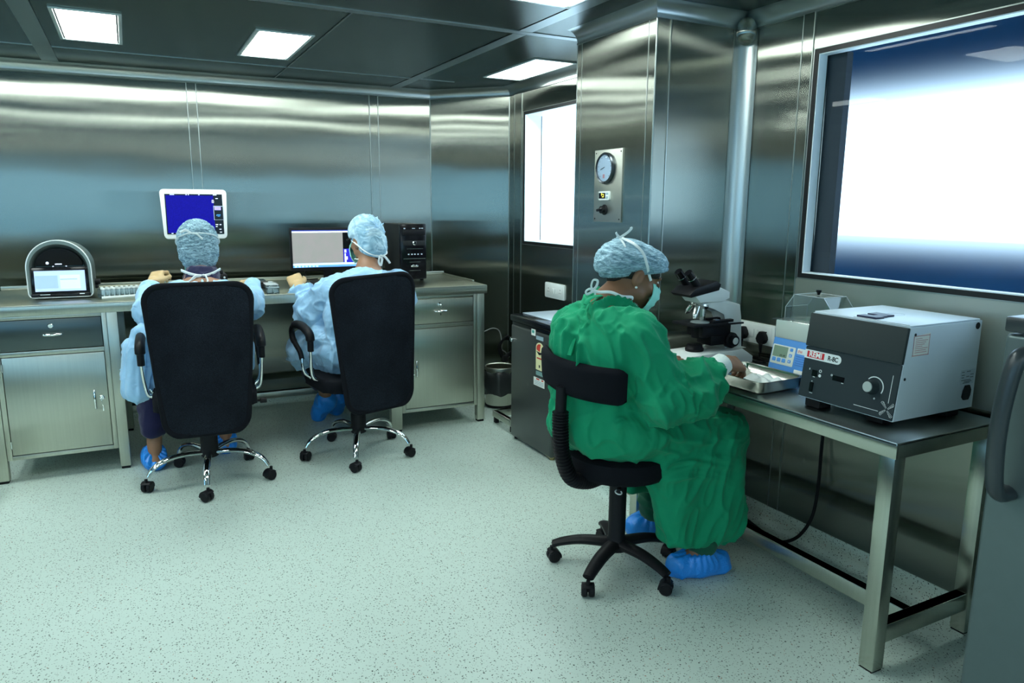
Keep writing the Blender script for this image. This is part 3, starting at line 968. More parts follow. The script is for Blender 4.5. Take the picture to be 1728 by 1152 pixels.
# ---------------------------------------------------------------- computer tower
M_PCSIDE = mat('tower_black_sheet', (.014, .016, .017), .5, spec=.25)
t = thing('computer_tower', 'black computer tower standing at the right end of the bench', 'computer', (1.655, 4.62, BZ), -.03)
mb = MB(); mb.bx(-.088, .088, .03, .385, .012, .375, .004); mb.build('case', M_PCSIDE, t)
f = MB().bx(-.09, .09, 0, .034, .012, .378, .008).build('front_panel', M_BLACKGLOSS, t)
MB().bx(-.076, .082, -.004, .004, .305, .338, .003).build('drive_door', M_BLACK, f)
MB().bx(-.07, .08, -.004, .004, .236, .268, .003).build('power_strip', M_PCSIDE, f)
mb = MB(); mb.lathe([(.0, 0), (.012, 0), (.013, -.003), (.010, -.006), (0, -.006)], 20, T(.006, -.004, .252, rx=-PI / 2)); mb.build('power_button', M_CHROME, f)
mb = MB(); mb.bx(-.045, .065, -.003, .003, .213, .216); mb.bx(-.072, .08, -.003, .003, .148, .152); mb.bx(-.03, .045, -.003, .003, .126, .1285); mb.bx(-.03, .045, -.003, .003, .070, .0725); mb.build('chrome_lines', M_SATIN, f)
mb = MB()
for x in (-.035, -.012, .008, .03, .055): mb.bx(x - .005, x + .005, -.003, .003, .175, .182, .001)
mb.bx(-.066, -.056, -.006, .0, .345, .351); mb.bx(-.008, .01, -.006, 0, .346, .350); mb.bx(.04, .048, -.006, 0, .346, .351); mb.bx(.055, .066, -.006, 0, .346, .351)
mb.build('ports', M_UIGREY, f)
mb = MB(); mb.bx(-.02, .03, -.003, .003, .094, .104, .003); mb.bx(-.008, .004, -.003, .003, .10, .110, .002); mb.bx(.012, .022, -.003, .003, .10, .108, .002); mb.build('badge', M_SATIN, f)
for sx in (-.07, .07):
    for sy in (.05, .345): MB().cyl((sx, sy, 0), (sx, sy, .014), .012, seg=12).build('foot', M_RUBBER, t)

# ---------------------------------------------------------------- small fridge
M_FRDOOR = mat('fridge_door', (.085, .095, .092), .28, .55)
M_FRTOP = mat('fridge_top_glare', (.60, .72, .82), .22, .2)  # pale blue holds window light reflected on the fridge top
M_PAPER = mat('label_paper', (.80, .82, .76), .6)
M_YEL = mat('label_yellow', (.78, .74, .42), .6)
M_RED = mat('label_red', (.62, .05, .03), .6)
M_BLUEGREY = mat('label_bluegrey', (.30, .42, .48), .5)
FY0, FY1 = 3.368, 3.857
t = thing('small_fridge', 'small dark grey fridge with stickers on its door, beside the pillar', 'fridge', (1.99, (FY0 + FY1) / 2, 0))
hw = (FY1 - FY0) / 2
MB().bx(.048, .45, -hw + .004, hw - .004, .035, .74, .006).build('cabinet', M_BLACK, t)
d = MB().bx(.0, .045, -hw, hw, .018, .715, .014, None, 3).build('door', M_FRDOOR, t)
MB().bx(.004, .04, -hw + .01, hw - .01, .713, .733, .004).build('handle_grip', M_BLACKGLOSS, d)
lid = MB().bx(-.008, .46, -hw - .002, hw + .002, .735, .775, .010).build('lid', M_BLACKGLOSS, t)
MB().bx(.075, .452, -hw + .012, hw - .008, .775, .7785, .001).build('top_glare', M_FRTOP, lid)
mb = MB(); mb.cyl((-.012, hw - .022, .622), (.002, hw - .022, .622), .014, seg=16, bev=.002); mb.build('door_lock', M_CHROME, d)
def sticker(y0, y1, z0, z1, m, name, x=-.0012, parent=d):
    return MB().bx(x, .001, y0, y1, z0, z1).build(name, m, parent)
yc = (FY0 + FY1) / 2
sticker(3.553 - yc, 3.600 - yc, .688, .724, M_PAPER, 'sticker')
sticker(3.565 - yc, 3.592 - yc, .702, .718, mat('label_green', (.05, .35, .28), .6), 'sticker_mark', -.0016)
sticker(3.463 - yc, 3.543 - yc, .672, .694, M_BLUEGREY, 'badge')
mb = MB()
Y0, Y1 = 3.455 - yc, 3.541 - yc
poly = [(-Y1, .50), (-Y0, .50), (-Y0, .628)] + [((-(Y0 + Y1) / 2) + (Y1 - Y0) / 2 * math.cos(a), .628 + .030 * math.sin(a)) for a in [PI * k / 12 for k in range(1, 12)]] + [(-Y1, .628)]
FS = frame((-.0016, 0, 0), (0, -1, 0), (0, 0, 1), (-1, 0, 0))
MB().prism(poly, .001, FS).build('energy_label', M_YEL, d)
cyl_ = -(Y0 + Y1) / 2
mb = MB(); mb.prism([(cyl_ - .034, .615), (cyl_ + .001, .606)] + [(cyl_ + .036 * math.cos(a), .620 + .030 * math.sin(a)) for a in [PI * k / 10 for k in range(4, 10)]], .0012, FS @ T(0, 0, .0008))
mb.prism([(cyl_ - .03, .564), (cyl_ + .03, .564), (cyl_ + .03, .572), (cyl_ - .03, .572)], .0012, FS @ T(0, 0, .0008)); mb.build('label_red_mark', M_RED, d)
mb = MB(); mb.prism([(cyl_ - .036, .606), (cyl_ - .008, .588), (cyl_ + .008, .588), (cyl_ + .036, .606), (cyl_ + .010, .603), (cyl_ - .01, .603)], .0012, FS @ T(0, 0, .0010))
mb.prism([(cyl_ - .006, .515), (cyl_ + .006, .515), (cyl_ + .006, .53), (cyl_ - .006, .53)], .0012, FS @ T(0, 0, .001)); mb.build('label_black_mark', M_BLACK, d)
sticker(3.463 - yc, 3.540 - yc, .468, .492, mat('label_teal', (.20, .34, .33), .5), 'badge')
sticker(3.443 - yc, 3.566 - yc, .405, .452, M_PAPER, 'notice')
mb = MB()
for (a, b) in ((.455, .475), (.50, .535)): mb.bx(-.0018, .001, a + 3.0 - yc, b + 3.0 - yc, .441, .449)
mb.build('notice_red_text', M_RED, d)
mb = MB()
for k in range(3): mb.bx(-.0018, .001, 3.452 - yc, 3.556 - yc, .412 + k * .009, .415 + k * .009)
mb.build('notice_lines', M_BLUEGREY, d)
M_BRASS = mat('brass_foot', (.42, .34, .16), .4, .7)
mb = MB(); mb.bx(.012, .06, -hw + .01, -hw + .075, .012, .032, .003); mb.cyl((.03, -hw + .03, 0), (.03, -hw + .03, .014), .014); mb.build('hinge_foot', M_BRASS, t)
for (sx, sy) in ((.03, hw - .03), (.42, hw - .04), (.42, -hw + .04)): MB().cyl((sx, sy, 0), (sx, sy, .036), .014).build('foot', M_RUBBER, t)

# pedal bin, low frame, cables in the corner
M_BAG = mat('bin_bag', (.03, .034, .036), .22, bump=.0)
t = thing('waste_bin', 'round steel bin with a black bag between bench and fridge', 'bin', (2.262, 4.555, 0))
MB().lathe([(.092, .0), (.098, .006), (.100, .02), (.104, .25), (.107, .285), (.104, .29), (.098, .285), (.094, .03), (0, .028)], 32).build('drum', M_BENCH, t)
mb = MB()
prof = []
mbv = []
n = 48
rings = []
for (r, z) in ((.106, .262), (.116, .25), (.118, .21), (.122, .16), (.120, .12), (.112, .098), (.104, .105)):
    rings.append([V(((r + .006 * math.sin(a * 9 + z * 60) + .004 * math.sin(a * 17 - z * 90)) * math.cos(a), (r + .006 * math.sin(a * 9 + z * 60) + .004 * math.sin(a * 17 - z * 90)) * math.sin(a), z + .008 * math.sin(a * 5 + z * 20))) for a in [2 * PI * k / n for k in range(n + 1)]])
mb.grid(rings); mb.build('bag', M_BAG, t, angle=70)
MB().lathe([(.100, 0), (.104, .0), (.106, .012), (.100, .018)], 32).build('base_ring', M_RUBBER, t)
t = thing('low_steel_frame', 'low steel frame on black feet between bin and fridge', 'frame', (2.03, 3.93, 0))
mb = MB(); mb.bx(0, .40, .235, .265, .042, .085, .003); mb.bx(0, .40, .0, .03, .042, .085, .003); mb.bx(.0, .03, .03, .235, .042, .085, .003); mb.bx(.37, .40, .03, .235, .042, .085, .003); mb.build('rails', M_BENCH, t)
for (x, y) in ((.022, .25), (.378, .25), (.022, .015), (.378, .015)): MB().bx(x - .014, x + .014, y - .014, y + .014, 0, .043, .003).build('foot', M_RUBBER, t)
tag(MB().tube(smooth_path([(2.016, 4.45, .62), (2.03, 4.47, .56), (2.10, 4.52, .545), (2.20, 4.55, .565), (2.26, 4.56, .54), (2.28, 4.56, .46), (2.30, 4.60, .40), (2.36, 4.66, .36), (2.44, 4.75, .30)], 6), .004, 8).build('grey_cable', mat('grey_cable', (.25, .27, .27), .5)), 'thin grey cable sagging from the bench end towards the bin', 'cable')
mb = MB()
for k in range(4):
    o_ = .012 * k
    mb.tube(smooth_path([(2.25 + o_, 4.5, .36 - .01 * k), (2.20 + o_ * .4, 4.45, .45), (2.24, 4.44 - o_, .50 + .01 * k), (2.31, 4.46, .48), (2.33, 4.48, .42), (2.29 - o_, 4.49, .36)], 6), .007, 8)
mb.bx(2.245, 2.29, 4.47, 4.50, .33, .38, .006)
tag(mb.build('black_cable_coil', M_RUBBER), 'coil of black cable hanging above the waste bin', 'cable')

# ---------------------------------------------------------------- gauge panel, switch plates
M_PLATE = steel('panel_steel', (.50, .52, .47), .2, .10, None)
M_LCDY = emis('amber_digits', (.75, .62, .08), .8)
t = thing('gauge_panel', 'steel instrument panel with round gauge and black knob on the pillar', 'control panel', (PX, 2.855, 1.506))
# local axes: u to the image right = -y
FG = frame((0, 0, 0), (0, -1, 0), (0, 0, 1), (-1, 0, 0))
MB().prism(rrect(.222, .328, .002), .010, FG, .002).build('plate', M_PLATE, t)
mb = MB()
for u in (-.098, .098):
    for v in (-.150, .150): mb.lathe([(.0035, 0), (.0035, .0015), (0, .002)], 10, FG @ T(u, v, .010))
mb.build('screws', M_BLACK, t)
g = MB().lathe([(.071, 0), (.071, .012), (.066, .018), (.060, .016), (.059, .010)], 40, FG @ T(-.012, .080, .010)).build('gauge_bezel', mat('dark_bezel', (.06, .07, .08), .25, .8), t)
MB().lathe([(0, .001), (.060, .001), (.061, 0)], 40, FG @ T(-.012, .080, .0205)).build('gauge_face', mat('gauge_face', (.46, .56, .64), .35), g)
mb = MB()
for k in range(11):
    a = math.radians(225 - 27 * k)
    mb.box((.050 * math.cos(a), .050 * math.sin(a), .0005), (.003, .003, .001), 0, FG @ T(-.012, .080, .0218))
mb.box((-.014, .004, .001), (.035, .0025, .001), 0, FG @ T(-.012, .080, .0218) @ Matrix.Rotation(.3, 4, 'Z')); mb.build('gauge_marks', M_BLACK, g)
MB().box((-.004, -.036, .001), (.014, .018, .001), 0, FG @ T(-.012, .080, .0218)).build('gauge_red_mark', mat('gauge_pink', (.55, .25, .25), .5), g)
MB().lathe([(.060, .006), (.045, .010), (.02, .012), (0, .012)], 32, FG @ T(-.012, .080, .019)).build('gauge_glass', glassy('gauge_glass', (.95, .97, 1), .1, .015), g)
d = MB().prism(rrect(.082, .040, .003), .010, FG @ T(-.016, -.044, .010), .002).build('meter', M_WHITE, t)
MB().prism(rrect(.052, .026, .001), .001, FG @ T(-.028, -.044, .020)).build('meter_window', M_BLACKGLOSS, d)
mb = MB(); mb.box((-.030, -.038, .0215), (.006, .012, .001), 0, FG); mb.box((-.020, -.038, .0215), (.012, .003, .001), 0, FG); mb.box((-.020, -.049, .0215), (.014, .005, .001), 0, FG); mb.box((-.014, -.043, .0215), (.003, .014, .001), 0, FG); mb.build('meter_digits', M_LCDY, d)
mb = MB()
for v in (-.035, -.052): mb.box((.012, v, .0205), (.018, .010, .002), 0, FG)
mb.build('meter_keys', M_BLUEGREY, d)
k = MB().lathe([(.024, 0), (.024, .004), (.018, .008), (.017, .022), (0, .023)], 24, FG @ T(-.018, -.108, .010)).build('knob', M_BLACK, t)
MB().box((0, 0, 0), (.046, .013, .018), .004, FG @ T(-.020, -.108, .034) @ Matrix.Rotation(.15, 4, 'Z')).build('pointer', M_BLACKGLOSS, k)

def socket_plate(label, y0, y1, z0, z1, plugs):
    t = thing('socket_plate', label, 'socket', (XR, (y0 + y1) / 2, (z0 + z1) / 2), 0, 'white wall sockets')
    W_, H_ = y1 - y0, z1 - z0
    MB().prism(rrect(W_, H_, .008), .011, FG, .003).build('plate', M_WHITE, t)
    MB().prism(rrect(W_ - .03, H_ - .018, .004), .0025, FG @ T(0, 0, .011), .001).build('insert', M_WHITE, t)
    for u in (-.012, .012):
        MB().box((u * (W_ / .23), 0, .0155), (.020, .034, .006), .002, FG).build('switch', M_WHITE, t)
    for u in (-.30, .30):
        mb = MB()
        for (a, b, r) in ((0, .013, .0035), (-.009, -.008, .003), (.009, -.008, .003)):
            mb.lathe([(0, 0), (r, 0), (r, .0006), (0, .0006)], 10, FG @ T(u * W_ + a, b, .0133))
        mb.build('socket_holes', M_RUBBER, t)
    return t
socket_plate('white double socket plate on the wall above the small fridge', 4.016, 4.268, .808, .908, False)
socket_plate('white socket plate with two black plugs behind the microscope', 2.258, 2.486, .813, .905, True)

def plug(y, z, label):
    t = thing('power_plug', label, 'plug', (XR - .012, y, z), 0, 'black plugs in the wall socket')
    mb = MB()
    mb.prism([(-.026, -.008), (-.018, -.024), (-.008, -.030), (.008, -.030), (.018, -.024), (.026, -.008), (.020, .010), (.008, .026), (-.008, .026), (-.020, .010)], .030, FG @ T(0, 0, .002), .006)
    mb.build('plug_body', M_BLACK, t)
    mb = MB(); mb.tube([(-.022, 0, -.026), (-.022, 0, -.05), (-.02, 0, -.07)], [.009, .007, .0045], 10); mb.build('cable_collar', M_BLACK, t)
    return t
plug(2.428, .856, 'black three-pin plug nearer the microscope in the wall socket')
plug(2.312, .850, 'smaller black plug nearer the blue heating block in the wall socket')
tag(MB().tube(smooth_path([(2.434, 2.428, .79), (2.43, 2.425, .765), (2.415, 2.40, .754), (2.39, 2.36, .753), (2.375, 2.32, .753), (2.38, 2.27, .753), (2.41, 2.25, .753), (2.436, 2.30, .753), (2.434, 2.36, .753)], 6), .0035, 8).build('power_cable', M_RUBBER), 'black cable of the microscope curling on the steel table', 'cable')
tag(MB().tube(smooth_path([(2.434, 2.312, .783), (2.432, 2.311, .765), (2.424, 2.28, .755), (2.43, 2.18, .754), (2.437, 2.08, .754)], 6), .0035, 8).build('power_cable', M_RUBBER), 'black cable running down behind the blue heating block', 'cable')
# ---------------------------------------------------------------- steel table by the window
TZ = .747
t = thing('steel_table', 'stainless steel table under the large window carrying the centrifuge', 'table', (1.926, 1.285, 0))
L_, D_ = 1.258, .515
mb = MB(); mb.bx(0, D_, 0, L_, TZ - .012, TZ - .001, .003); mb.build('table_top', M_TABTOP, t)
mb = MB()
mb.bx(0, .012, 0, L_, TZ - .052, TZ - .004, .002); mb.bx(D_ - .012, D_, 0, L_, TZ - .052, TZ - .012); mb.bx(.012, D_ - .012, 0, .012, TZ - .052, TZ - .004, .002); mb.bx(.012, D_ - .012, L_ - .012, L_, TZ - .052, TZ - .012)
mb.build('apron', M_TABLE, t)
for (x, y) in ((.0, .002), (.0, L_ - .052), (D_ - .05, .002), (D_ - .05, L_ - .052)):
    l = MB().bx(x + .0005, x + .05, y, y + .05, .006, TZ - .05, .002).build('leg', M_TABLE, t)
    MB().bx(x + .003, x + .047, y + .003, y + .047, 0, .008).build('foot', M_RUBBER, l)
mb = MB(); mb.bx(.05, D_ - .05, .008, .046, .088, .148, .002); mb.build('side_stretcher', M_TABLE, t)
mb = MB(); mb.bx(.05, D_ - .05, L_ - .046, L_ - .008, .088, .148, .002); mb.build('side_stretcher', M_TABLE, t)
mb = MB(); mb.bx(.19, .23, .046, L_ - .046, .088, .145, .002); mb.build('long_stretcher', M_TABLE, t)

# ---------------------------------------------------------------- centrifuge
M_CENT = mat('pale_enamel', (.66, .76, .82), .38)
M_CPAN = mat('slate_panel', (.026, .038, .044), .6, spec=.2)
M_CLID = mat('slate_lid', (.034, .044, .045), .6, spec=.2)
M_INK = mat('white_ink', (.72, .78, .78), .5)
cx0, cy0, cz0 = 1.997, 1.713, .780
sl = math.hypot(.037, .285)
eu = V((0, -1, 0)); ev = V((.037, 0, .285)) / sl; ew = V((-.285, 0, .037)) / sl
t = thing('centrifuge', 'white and slate grey lab centrifuge on the steel table', 'centrifuge', (cx0, cy0, TZ))
B0 = V((0, 0, cz0 - TZ))
FC = frame(B0, eu, ev, ew)
Wc = .357
# body: side profile extruded along y
prof = [(.004, 0), (.398, 0), (.398, .286), (.041, .286)]
FB = frame(B0 + V((0, -Wc, 0)), (1, 0, 0), (0, 0, 1), (0, -1, 0))
FB = frame(B0, (1, 0, 0), (0, 0, 1), (0, -1, 0))
MB().prism(prof, Wc, FB, .003).build('body', M_CENT, t)
p = MB().prism(rrect(Wc - .006, .172, .002, 2, Wc / 2, .089), .004, FC @ T(0, 0, -.0025)).build('control_panel', M_CPAN, t)
MB().prism(rrect(Wc - .002, .112, .003, 2, Wc / 2, .232), .012, FC @ T(0, 0, -.006), .003).build('lid_front', M_CLID, t)
lidt = MB().bx(.045, .392, -Wc + .004, -.004, .2865 + .0332, .2915 + .0332, .002).build('lid', M_CENT, t)
ZT = .2915 + .0332
# pill badge
def D(poly, m, name, h=.0008, z=.0015, parent=p):
    return MB().prism(poly, h, FC @ T(0, 0, z)).build(name, m, parent)
pill = [(.002, .134)] + [(.132 + .015 * math.cos(a), .1485 + .015 * math.sin(a)) for a in [-PI / 2 + PI * k / 10 for k in range(11)]] + [(.002, .1635)]
D(pill, M_INK, 'badge_plate')
D([(.012, .1385), (.081, .1385), (.081, .1595), (.012, .1595)], mat('badge_red', (.55, .02, .03), .5), 'badge_red', .0012)
text('badge_letters', 'REMI', .0245, mat('badge_white', (.85, .88, .86), .5), FC @ T(.0465, .149, .0030), p, .0003, bold=.0006, sx=1.0)
text('badge_letters', 'R-8C', .0215, M_BLACK, FC @ T(.1155, .1475, .0026), p, .0003, bold=.0004, sx=.88)
D(rrect(.022, .021, .001, 2, .054, .089), M_BLACKGLOSS, 'timer_window')
D(rrect(.045, .017, .001, 2, .148, .0895), M_BLACKGLOSS, 'speed_window')
D(rrect(.013, .031, .002, 2, .051, .042), M_BLACKGLOSS, 'power_switch', .004)
mb = MB()
def ringd(u, v, r0, r1, n=20, a0=0, a1=2 * PI):
    pts = [(u + r1 * math.cos(a0 + (a1 - a0) * k / n), v + r1 * math.sin(a0 + (a1 - a0) * k / n)) for k in range(n + 1)]
    pin = [(u + r0 * math.cos(a0 + (a1 - a0) * k / n), v + r0 * math.sin(a0 + (a1 - a0) * k / n)) for k in range(n + 1)]
    for k in range(n):
        mb.prism([pts[k], pts[k + 1], pin[k + 1], pin[k]], .0008, FC @ T(0, 0, .0015))
def mark(name):
    global mb
    mb.build(name, M_INK, p); mb = MB()
ringd(.0755, .100, .0035, .0052); mark('timer_ring')
ringd(.0755, .0845, .0, .0052); mark('timer_disc')
ringd(.121, .0965, .0018, .0035, 10); mark('speed_mark')
ringd(.285, .057, .0015, .0035, 4); mark('knob_mark')
ringd(.278, .093, .029, .032, 26, math.radians(-30), math.radians(140)); mark('knob_scale')
for (u, v, a, b) in ((.032, .100, .003, .006), (.0535, .0765, .008, .002), (.165, .0785, .008, .002), (.049, .061, .003, .003), (.052, .0215, .012, .002)):
    mb.prism(rrect(a, b, .0004, 2, u, v), .0008, FC @ T(0, 0, .0015)); mark('print_mark')
mb.prism([(.333, .140), (.3345, .140), (.3345, .054), (.333, .054)], .0008, FC @ T(0, 0, .0015)); mark('upright_line')
mb.prism([(.219, .0215), (.305, .0215), (.305, .023), (.219, .023)], .0008, FC @ T(0, 0, .0015)); mark('level_line')
# four-armed swirl of arcs
for arm in range(4):
    A = PI / 4 + arm * PI / 2
    for k in range(6):
        r = .004 + k * .0038
        u, v = .332 + r * math.cos(A), .034 + r * math.sin(A)
        q = .0026 + k * .0006
        ringd(u, v, q - .0009, q, 8, A - 1.9 + (0 if k % 2 else .3), A + .9)
mark('swirl_logo')
k = MB().lathe([(.0235, 0), (.0225, .006), (.0195, .010), (.0185, .022), (.0165, .024), (0, .024)], 28, FC @ T(.2715, .091, .0015)).build('speed_knob', M_CPAN, p)
MB().lathe([(0, .024), (.0165, .0242), (.0150, .0262), (0, .0266)], 28, FC @ T(.2715, .091, .0015)).build('knob_cap', mat('knob_grey', (.40, .46, .44), .4), k)
# latch on top
mb = MB()
X0 = lambda x: x - cx0
Y0_ = lambda y: y - cy0
mb.bx(X0(2.06), X0(2.10), Y0_(1.49), Y0_(1.56), ZT, ZT + .006, .001); mb.bx(X0(2.125), X0(2.17), Y0_(1.505), Y0_(1.57), ZT, ZT + .006, .001); mb.bx(X0(2.095), X0(2.13), Y0_(1.50), Y0_(1.53), ZT, ZT + .006, .001)
mb.build('latch', mat('latch_navy', (.012, .016, .05), .4), lidt)
mb = MB(); mb.bx(X0(2.045), X0(2.047), -Wc + .01, Y0_(1.56), ZT - .0005, ZT + .0006); mb.build('lid_seam', M_CPAN, lidt)
mb = MB(); mb.tube([(X0(2.22) + .026 * math.cos(a), Y0_(1.535) + .026 * math.sin(a), ZT) for a in [2 * PI * k / 24 for k in range(24)]], .0006, 6, closed=True); mb.build('lid_ring_mark', M_BLUEGREY, lidt)
# near side: labels, inlet, screws (side plane y = cy0 - Wc)
FSd = frame((0, -Wc, B0.z), (1, 0, 0), (0, 0, 1), (0, -1, 0))
def side(poly, m, name, h=.0008, z=.0002, parent=t):
    return MB().prism(poly, h, FSd @ T(0, 0, z)).build(name, m, parent)
n_ = side([(.058, .196), (.136, .201), (.136, .266), (.062, .259)], M_PAPER, 'notice')
mb = MB()
for (a, b, c, d_) in ((.060, .134, .2585, .2605), (.058, .136, .1985, .2005), (.0595, .0610, .199, .260), (.1330, .1345, .200, .263)):
    mb.prism([(a, c), (b, c), (b, d_), (a, d_)], .0008, FSd @ T(0, 0, .0006))
for k_ in range(8):
    w__ = (.030, .058, .050, .044, .034, .060, .052, .056)[k_]
    mb.prism([(.068, .2500 - k_ * .006), (.068 + w__, .2505 - k_ * .006), (.068 + w__, .2520 - k_ * .006), (.068, .2515 - k_ * .006)], .0006, FSd @ T(0, 0, .0006))
mb.build('notice_print', mat('print_rose', (.50, .20, .22), .6), n_)
r_ = side([(.312, .082), (.386, .082), (.388, .130), (.316, .130)], mat('rating_plate', (.52, .62, .68), .4), 'rating_plate')
mb = MB()
for (a, b, z_) in ((.32, .333, .122), (.345, .365, .123), (.32, .335, .112), (.365, .382, .112), (.345, .36, .106), (.32, .333, .104), (.365, .382, .103), (.32, .37, .095), (.335, .375, .090), (.33, .365, .086)):
    mb.prism([(a, z_), (b, z_), (b, z_ + .0018), (a, z_ + .0018)], .0006, FSd @ T(0, 0, .0008))
mb.build('rating_print', M_CPAN, r_)
side([(.332, .040), (.336, .062), (.345, .078), (.366, .078), (.376, .062), (.374, .044), (.366, .030), (.342, .030)], M_BLACK, 'power_inlet', .006, -.002)
mb = MB()
for (x, z_) in ((.065, .264), (.036, .130)): mb.lathe([(.0045, 0), (.0045, .0015), (0, .002)], 12, FSd @ T(x, z_, .0))
mb.build('side_screws', M_CPAN, t)
MB().lathe([(.011, -.001), (.011, .001), (0, .001)], 20, FSd @ T(.375, .270, 0)).build('side_plug', M_BLACK, t)
for (x, y) in ((.05, -.045), (.085, -Wc + .10), (.35, -.045), (.35, -Wc + .06)): MB().bx(x - .03, x + .03, y - .03, y + .03, 0, .036, .004).build('foot', M_RUBBER, t)

# ---------------------------------------------------------------- heating block with acrylic lid
M_BLUEP = mat('blue_plastic', (.10, .32, .74), .4)
M_OFFW = mat('grey_white_enamel', (.52, .60, .56), .42)
by0, by1 = 2.075, 1.80
t = thing('heating_block', 'blue and grey heating block with clear hood between tray and centrifuge', 'heating block', (2.25, by0, TZ))
w_ = by0 - by1
FH = frame((0, 0, 0), (1, 0, 0), (0, 0, 1), (0, -1, 0))
MB().prism([(-.015, .012), (.175, .012), (.175, .160), (.010, .160), (-.015, .045)], w_, FH, .004).build('base', M_BLUEP, t)
MB().bx(.006, .172, -w_ + .003, -.003, .158, .232, .008).build('body', M_OFFW, t)
MB().bx(.010, .168, -w_ + .006, -.006, .226, .2335, .003).build('top_plate', M_SATIN, t)
for (x, y) in ((.02, -.03), (.02, -w_ + .03), (.15, -.03), (.15, -w_ + .03)): MB().cyl((x, y, 0), (x, y, .016), .012).build('foot', M_RUBBER, t)
hx, hz = .025, .115
sl2 = math.hypot(hx, hz)
FK = frame((-.015, 0, .045), (0, -1, 0), (hx / sl2, 0, hz / sl2), (-hz / sl2, 0, hx / sl2))
pn = MB().prism(rrect(.112, .076, .004, 3, .062, .052), .002, FK, .0008).build('keypad', mat('keypad_cream', (.66, .72, .66), .5), t)
MB().prism(rrect(.070, .043, .001, 2, .048, .064), .0012, FK @ T(0, 0, .0016)).build('lcd', mat('lcd_green', (.20, .30, .22), .3), pn)
text('lcd_digits', '49.49', .013, M_BLACK, FK @ T(.062, .049, .0030), pn, .0002)
mb = MB()
for u in (.024, .048, .072): mb.prism(rrect(.018, .016, .003, 3, u, .0315), .0018, FK @ T(0, 0, .0016), .0005)
for v in (.079, .056, .033): mb.prism(rrect(.014, .013, .003, 3, .100, v), .0018, FK @ T(0, 0, .0016), .0005)
mb.build('buttons', M_BLUEP, pn)
mb = MB()
for (v) in (.056, .033):
    mb.prism([(.097, v - .003), (.103, v - .003), (.100, v + .004)], .0008, FK @ T(0, 0, .0034))
mb.build('button_marks', M_INK, pn)
b_ = MB().prism(rrect(.07, .022, .003, 3, .160, .080), .0012, FK, .0003).build('badge_plate', M_INK, t)
text('badge_letters', 'the', .017, M_RED, FK @ T(.140, .080, .0014), b_, .0003)
mb = MB()
for k_ in range(5): mb.prism(rrect(.055, .0035, .0015, 2, .152 , .060 - k_ * .0085), .0015, FK, .0005)
mb.build('vents', mat('vent_blue', (.05, .20, .55), .4), t)
MB().prism(rrect(.06, .014, .002, 2, .160, .001), .0012, FK, .0003).build('maker_strip', M_PAPER, t)
# clear hood
mb = MB()
def sheet(pts, th=.003, nrm=(0, 0, 1)):
    n = V(nrm).normalized() * th
    a = [mb.bm.verts.new(V(q)) for q in pts]; b = [mb.bm.verts.new(V(q) + n) for q in pts]
    mb.bm.faces.new(a[::-1]); mb.bm.faces.new(b)
    for i in range(len(pts)):
        mb.bm.faces.new((a[i], a[(i + 1) % len(pts)], b[(i + 1) % len(pts)], b[i]))
z0 = .236; z1 = .282; z2 = .335
ya, yb = -.022, -w_ + .03
yc_, yd = -.062, -w_ + .075
xa, xb = .035, .158
prof = [(ya, z0), (ya, z1), (yc_, z2), (yd, z2), (yb, z1), (yb, z0)]
for i in range(5):
    (y0, q0), (y1, q1) = prof[i], prof[i + 1]
    nn = V((0, -(q1 - q0), (y1 - y0)))
    sheet([(xa, y0, q0), (xb, y0, q0), (xb, y1, q1), (xa, y1, q1)], .003, (nn.x, nn.y, nn.z))
for x in (xa, xb): sheet([(x, q[0], q[1]) for q in prof], .003, (1, 0, 0))
hood = mb.build('hood', M_ACR, t)
mb = MB()
for x in (xa, xb):
    mb.tube([(x, q[0], q[1]) for q in prof], .0012, 6)
for q in prof[1:5]: mb.tube([(xa, q[0], q[1]), (xb, q[0], q[1])], .0012, 6)
mb.build('hood_edges', mat('bright_acrylic_edge', (.75, .85, .88), .2, alpha=.6), hood)
mb = MB(); mb.lathe([(.005, 0), (.006, .006), (.010, .012), (.010, .018), (0, .019)], 16, T((xa + xb) / 2 - .01, (yc_ + yd) / 2, z2 + .003)); mb.build('hood_knob', M_BLACK, hood)
MB().bx(-.012, .05, -.055, -.0, .2335, .2365, .001).build('hood_flap', M_ACR, hood)
mb = MB(); mb.prism([(0, 0), (.042, 0), (.021, .036)], .001, frame((xa - .0015, -.185, .237), (0, -1, 0), (0, 0, 1), (-1, 0, 0))); mb.build('warning_triangle', mat('warning_yellow', (.75, .62, .05), .5), hood)
mb = MB(); mb.prism([(.017, .006), (.025, .006), (.021, .024)], .0006, frame((xa - .0026, -.185, .237), (0, -1, 0), (0, 0, 1), (-1, 0, 0))); mb.build('warning_mark', M_BLACK, hood)

# ---------------------------------------------------------------- steel tray with packets
t = thing('steel_tray', 'shallow stainless steel tray holding packets on the table edge', 'tray', (2.078, 2.005, TZ), .03)
mb = MB()
def trect(w, l, r, z): return [V((p[0], p[1], z)) for p in rrect(w, l, r, 5)]
levels = [(.205, .275, .02, .003), (.218, .288, .025, .012), (.232, .302, .03, .044), (.238, .308, .032, .047), (.238, .308, .032, .0485), (.228, .298, .03, .0465), (.214, .284, .025, .014), (.20, .27, .02, .0055)]
R = [[mb.bm.verts.new(q) for q in trect(*l)] for l in levels]
for i in range(len(R) - 1):
    for k in range(len(R[0])):
        k2 = (k + 1) % len(R[0])
        mb.bm.faces.new((R[i][k], R[i][k2], R[i + 1][k2], R[i + 1][k]))
mb.bm.faces.new(R[0][::-1]); mb.bm.faces.new(R[-1])
mb.build('pan', mat('tray_steel', (.36, .38, .35), .16, 1.0), t)
random.seed(3)
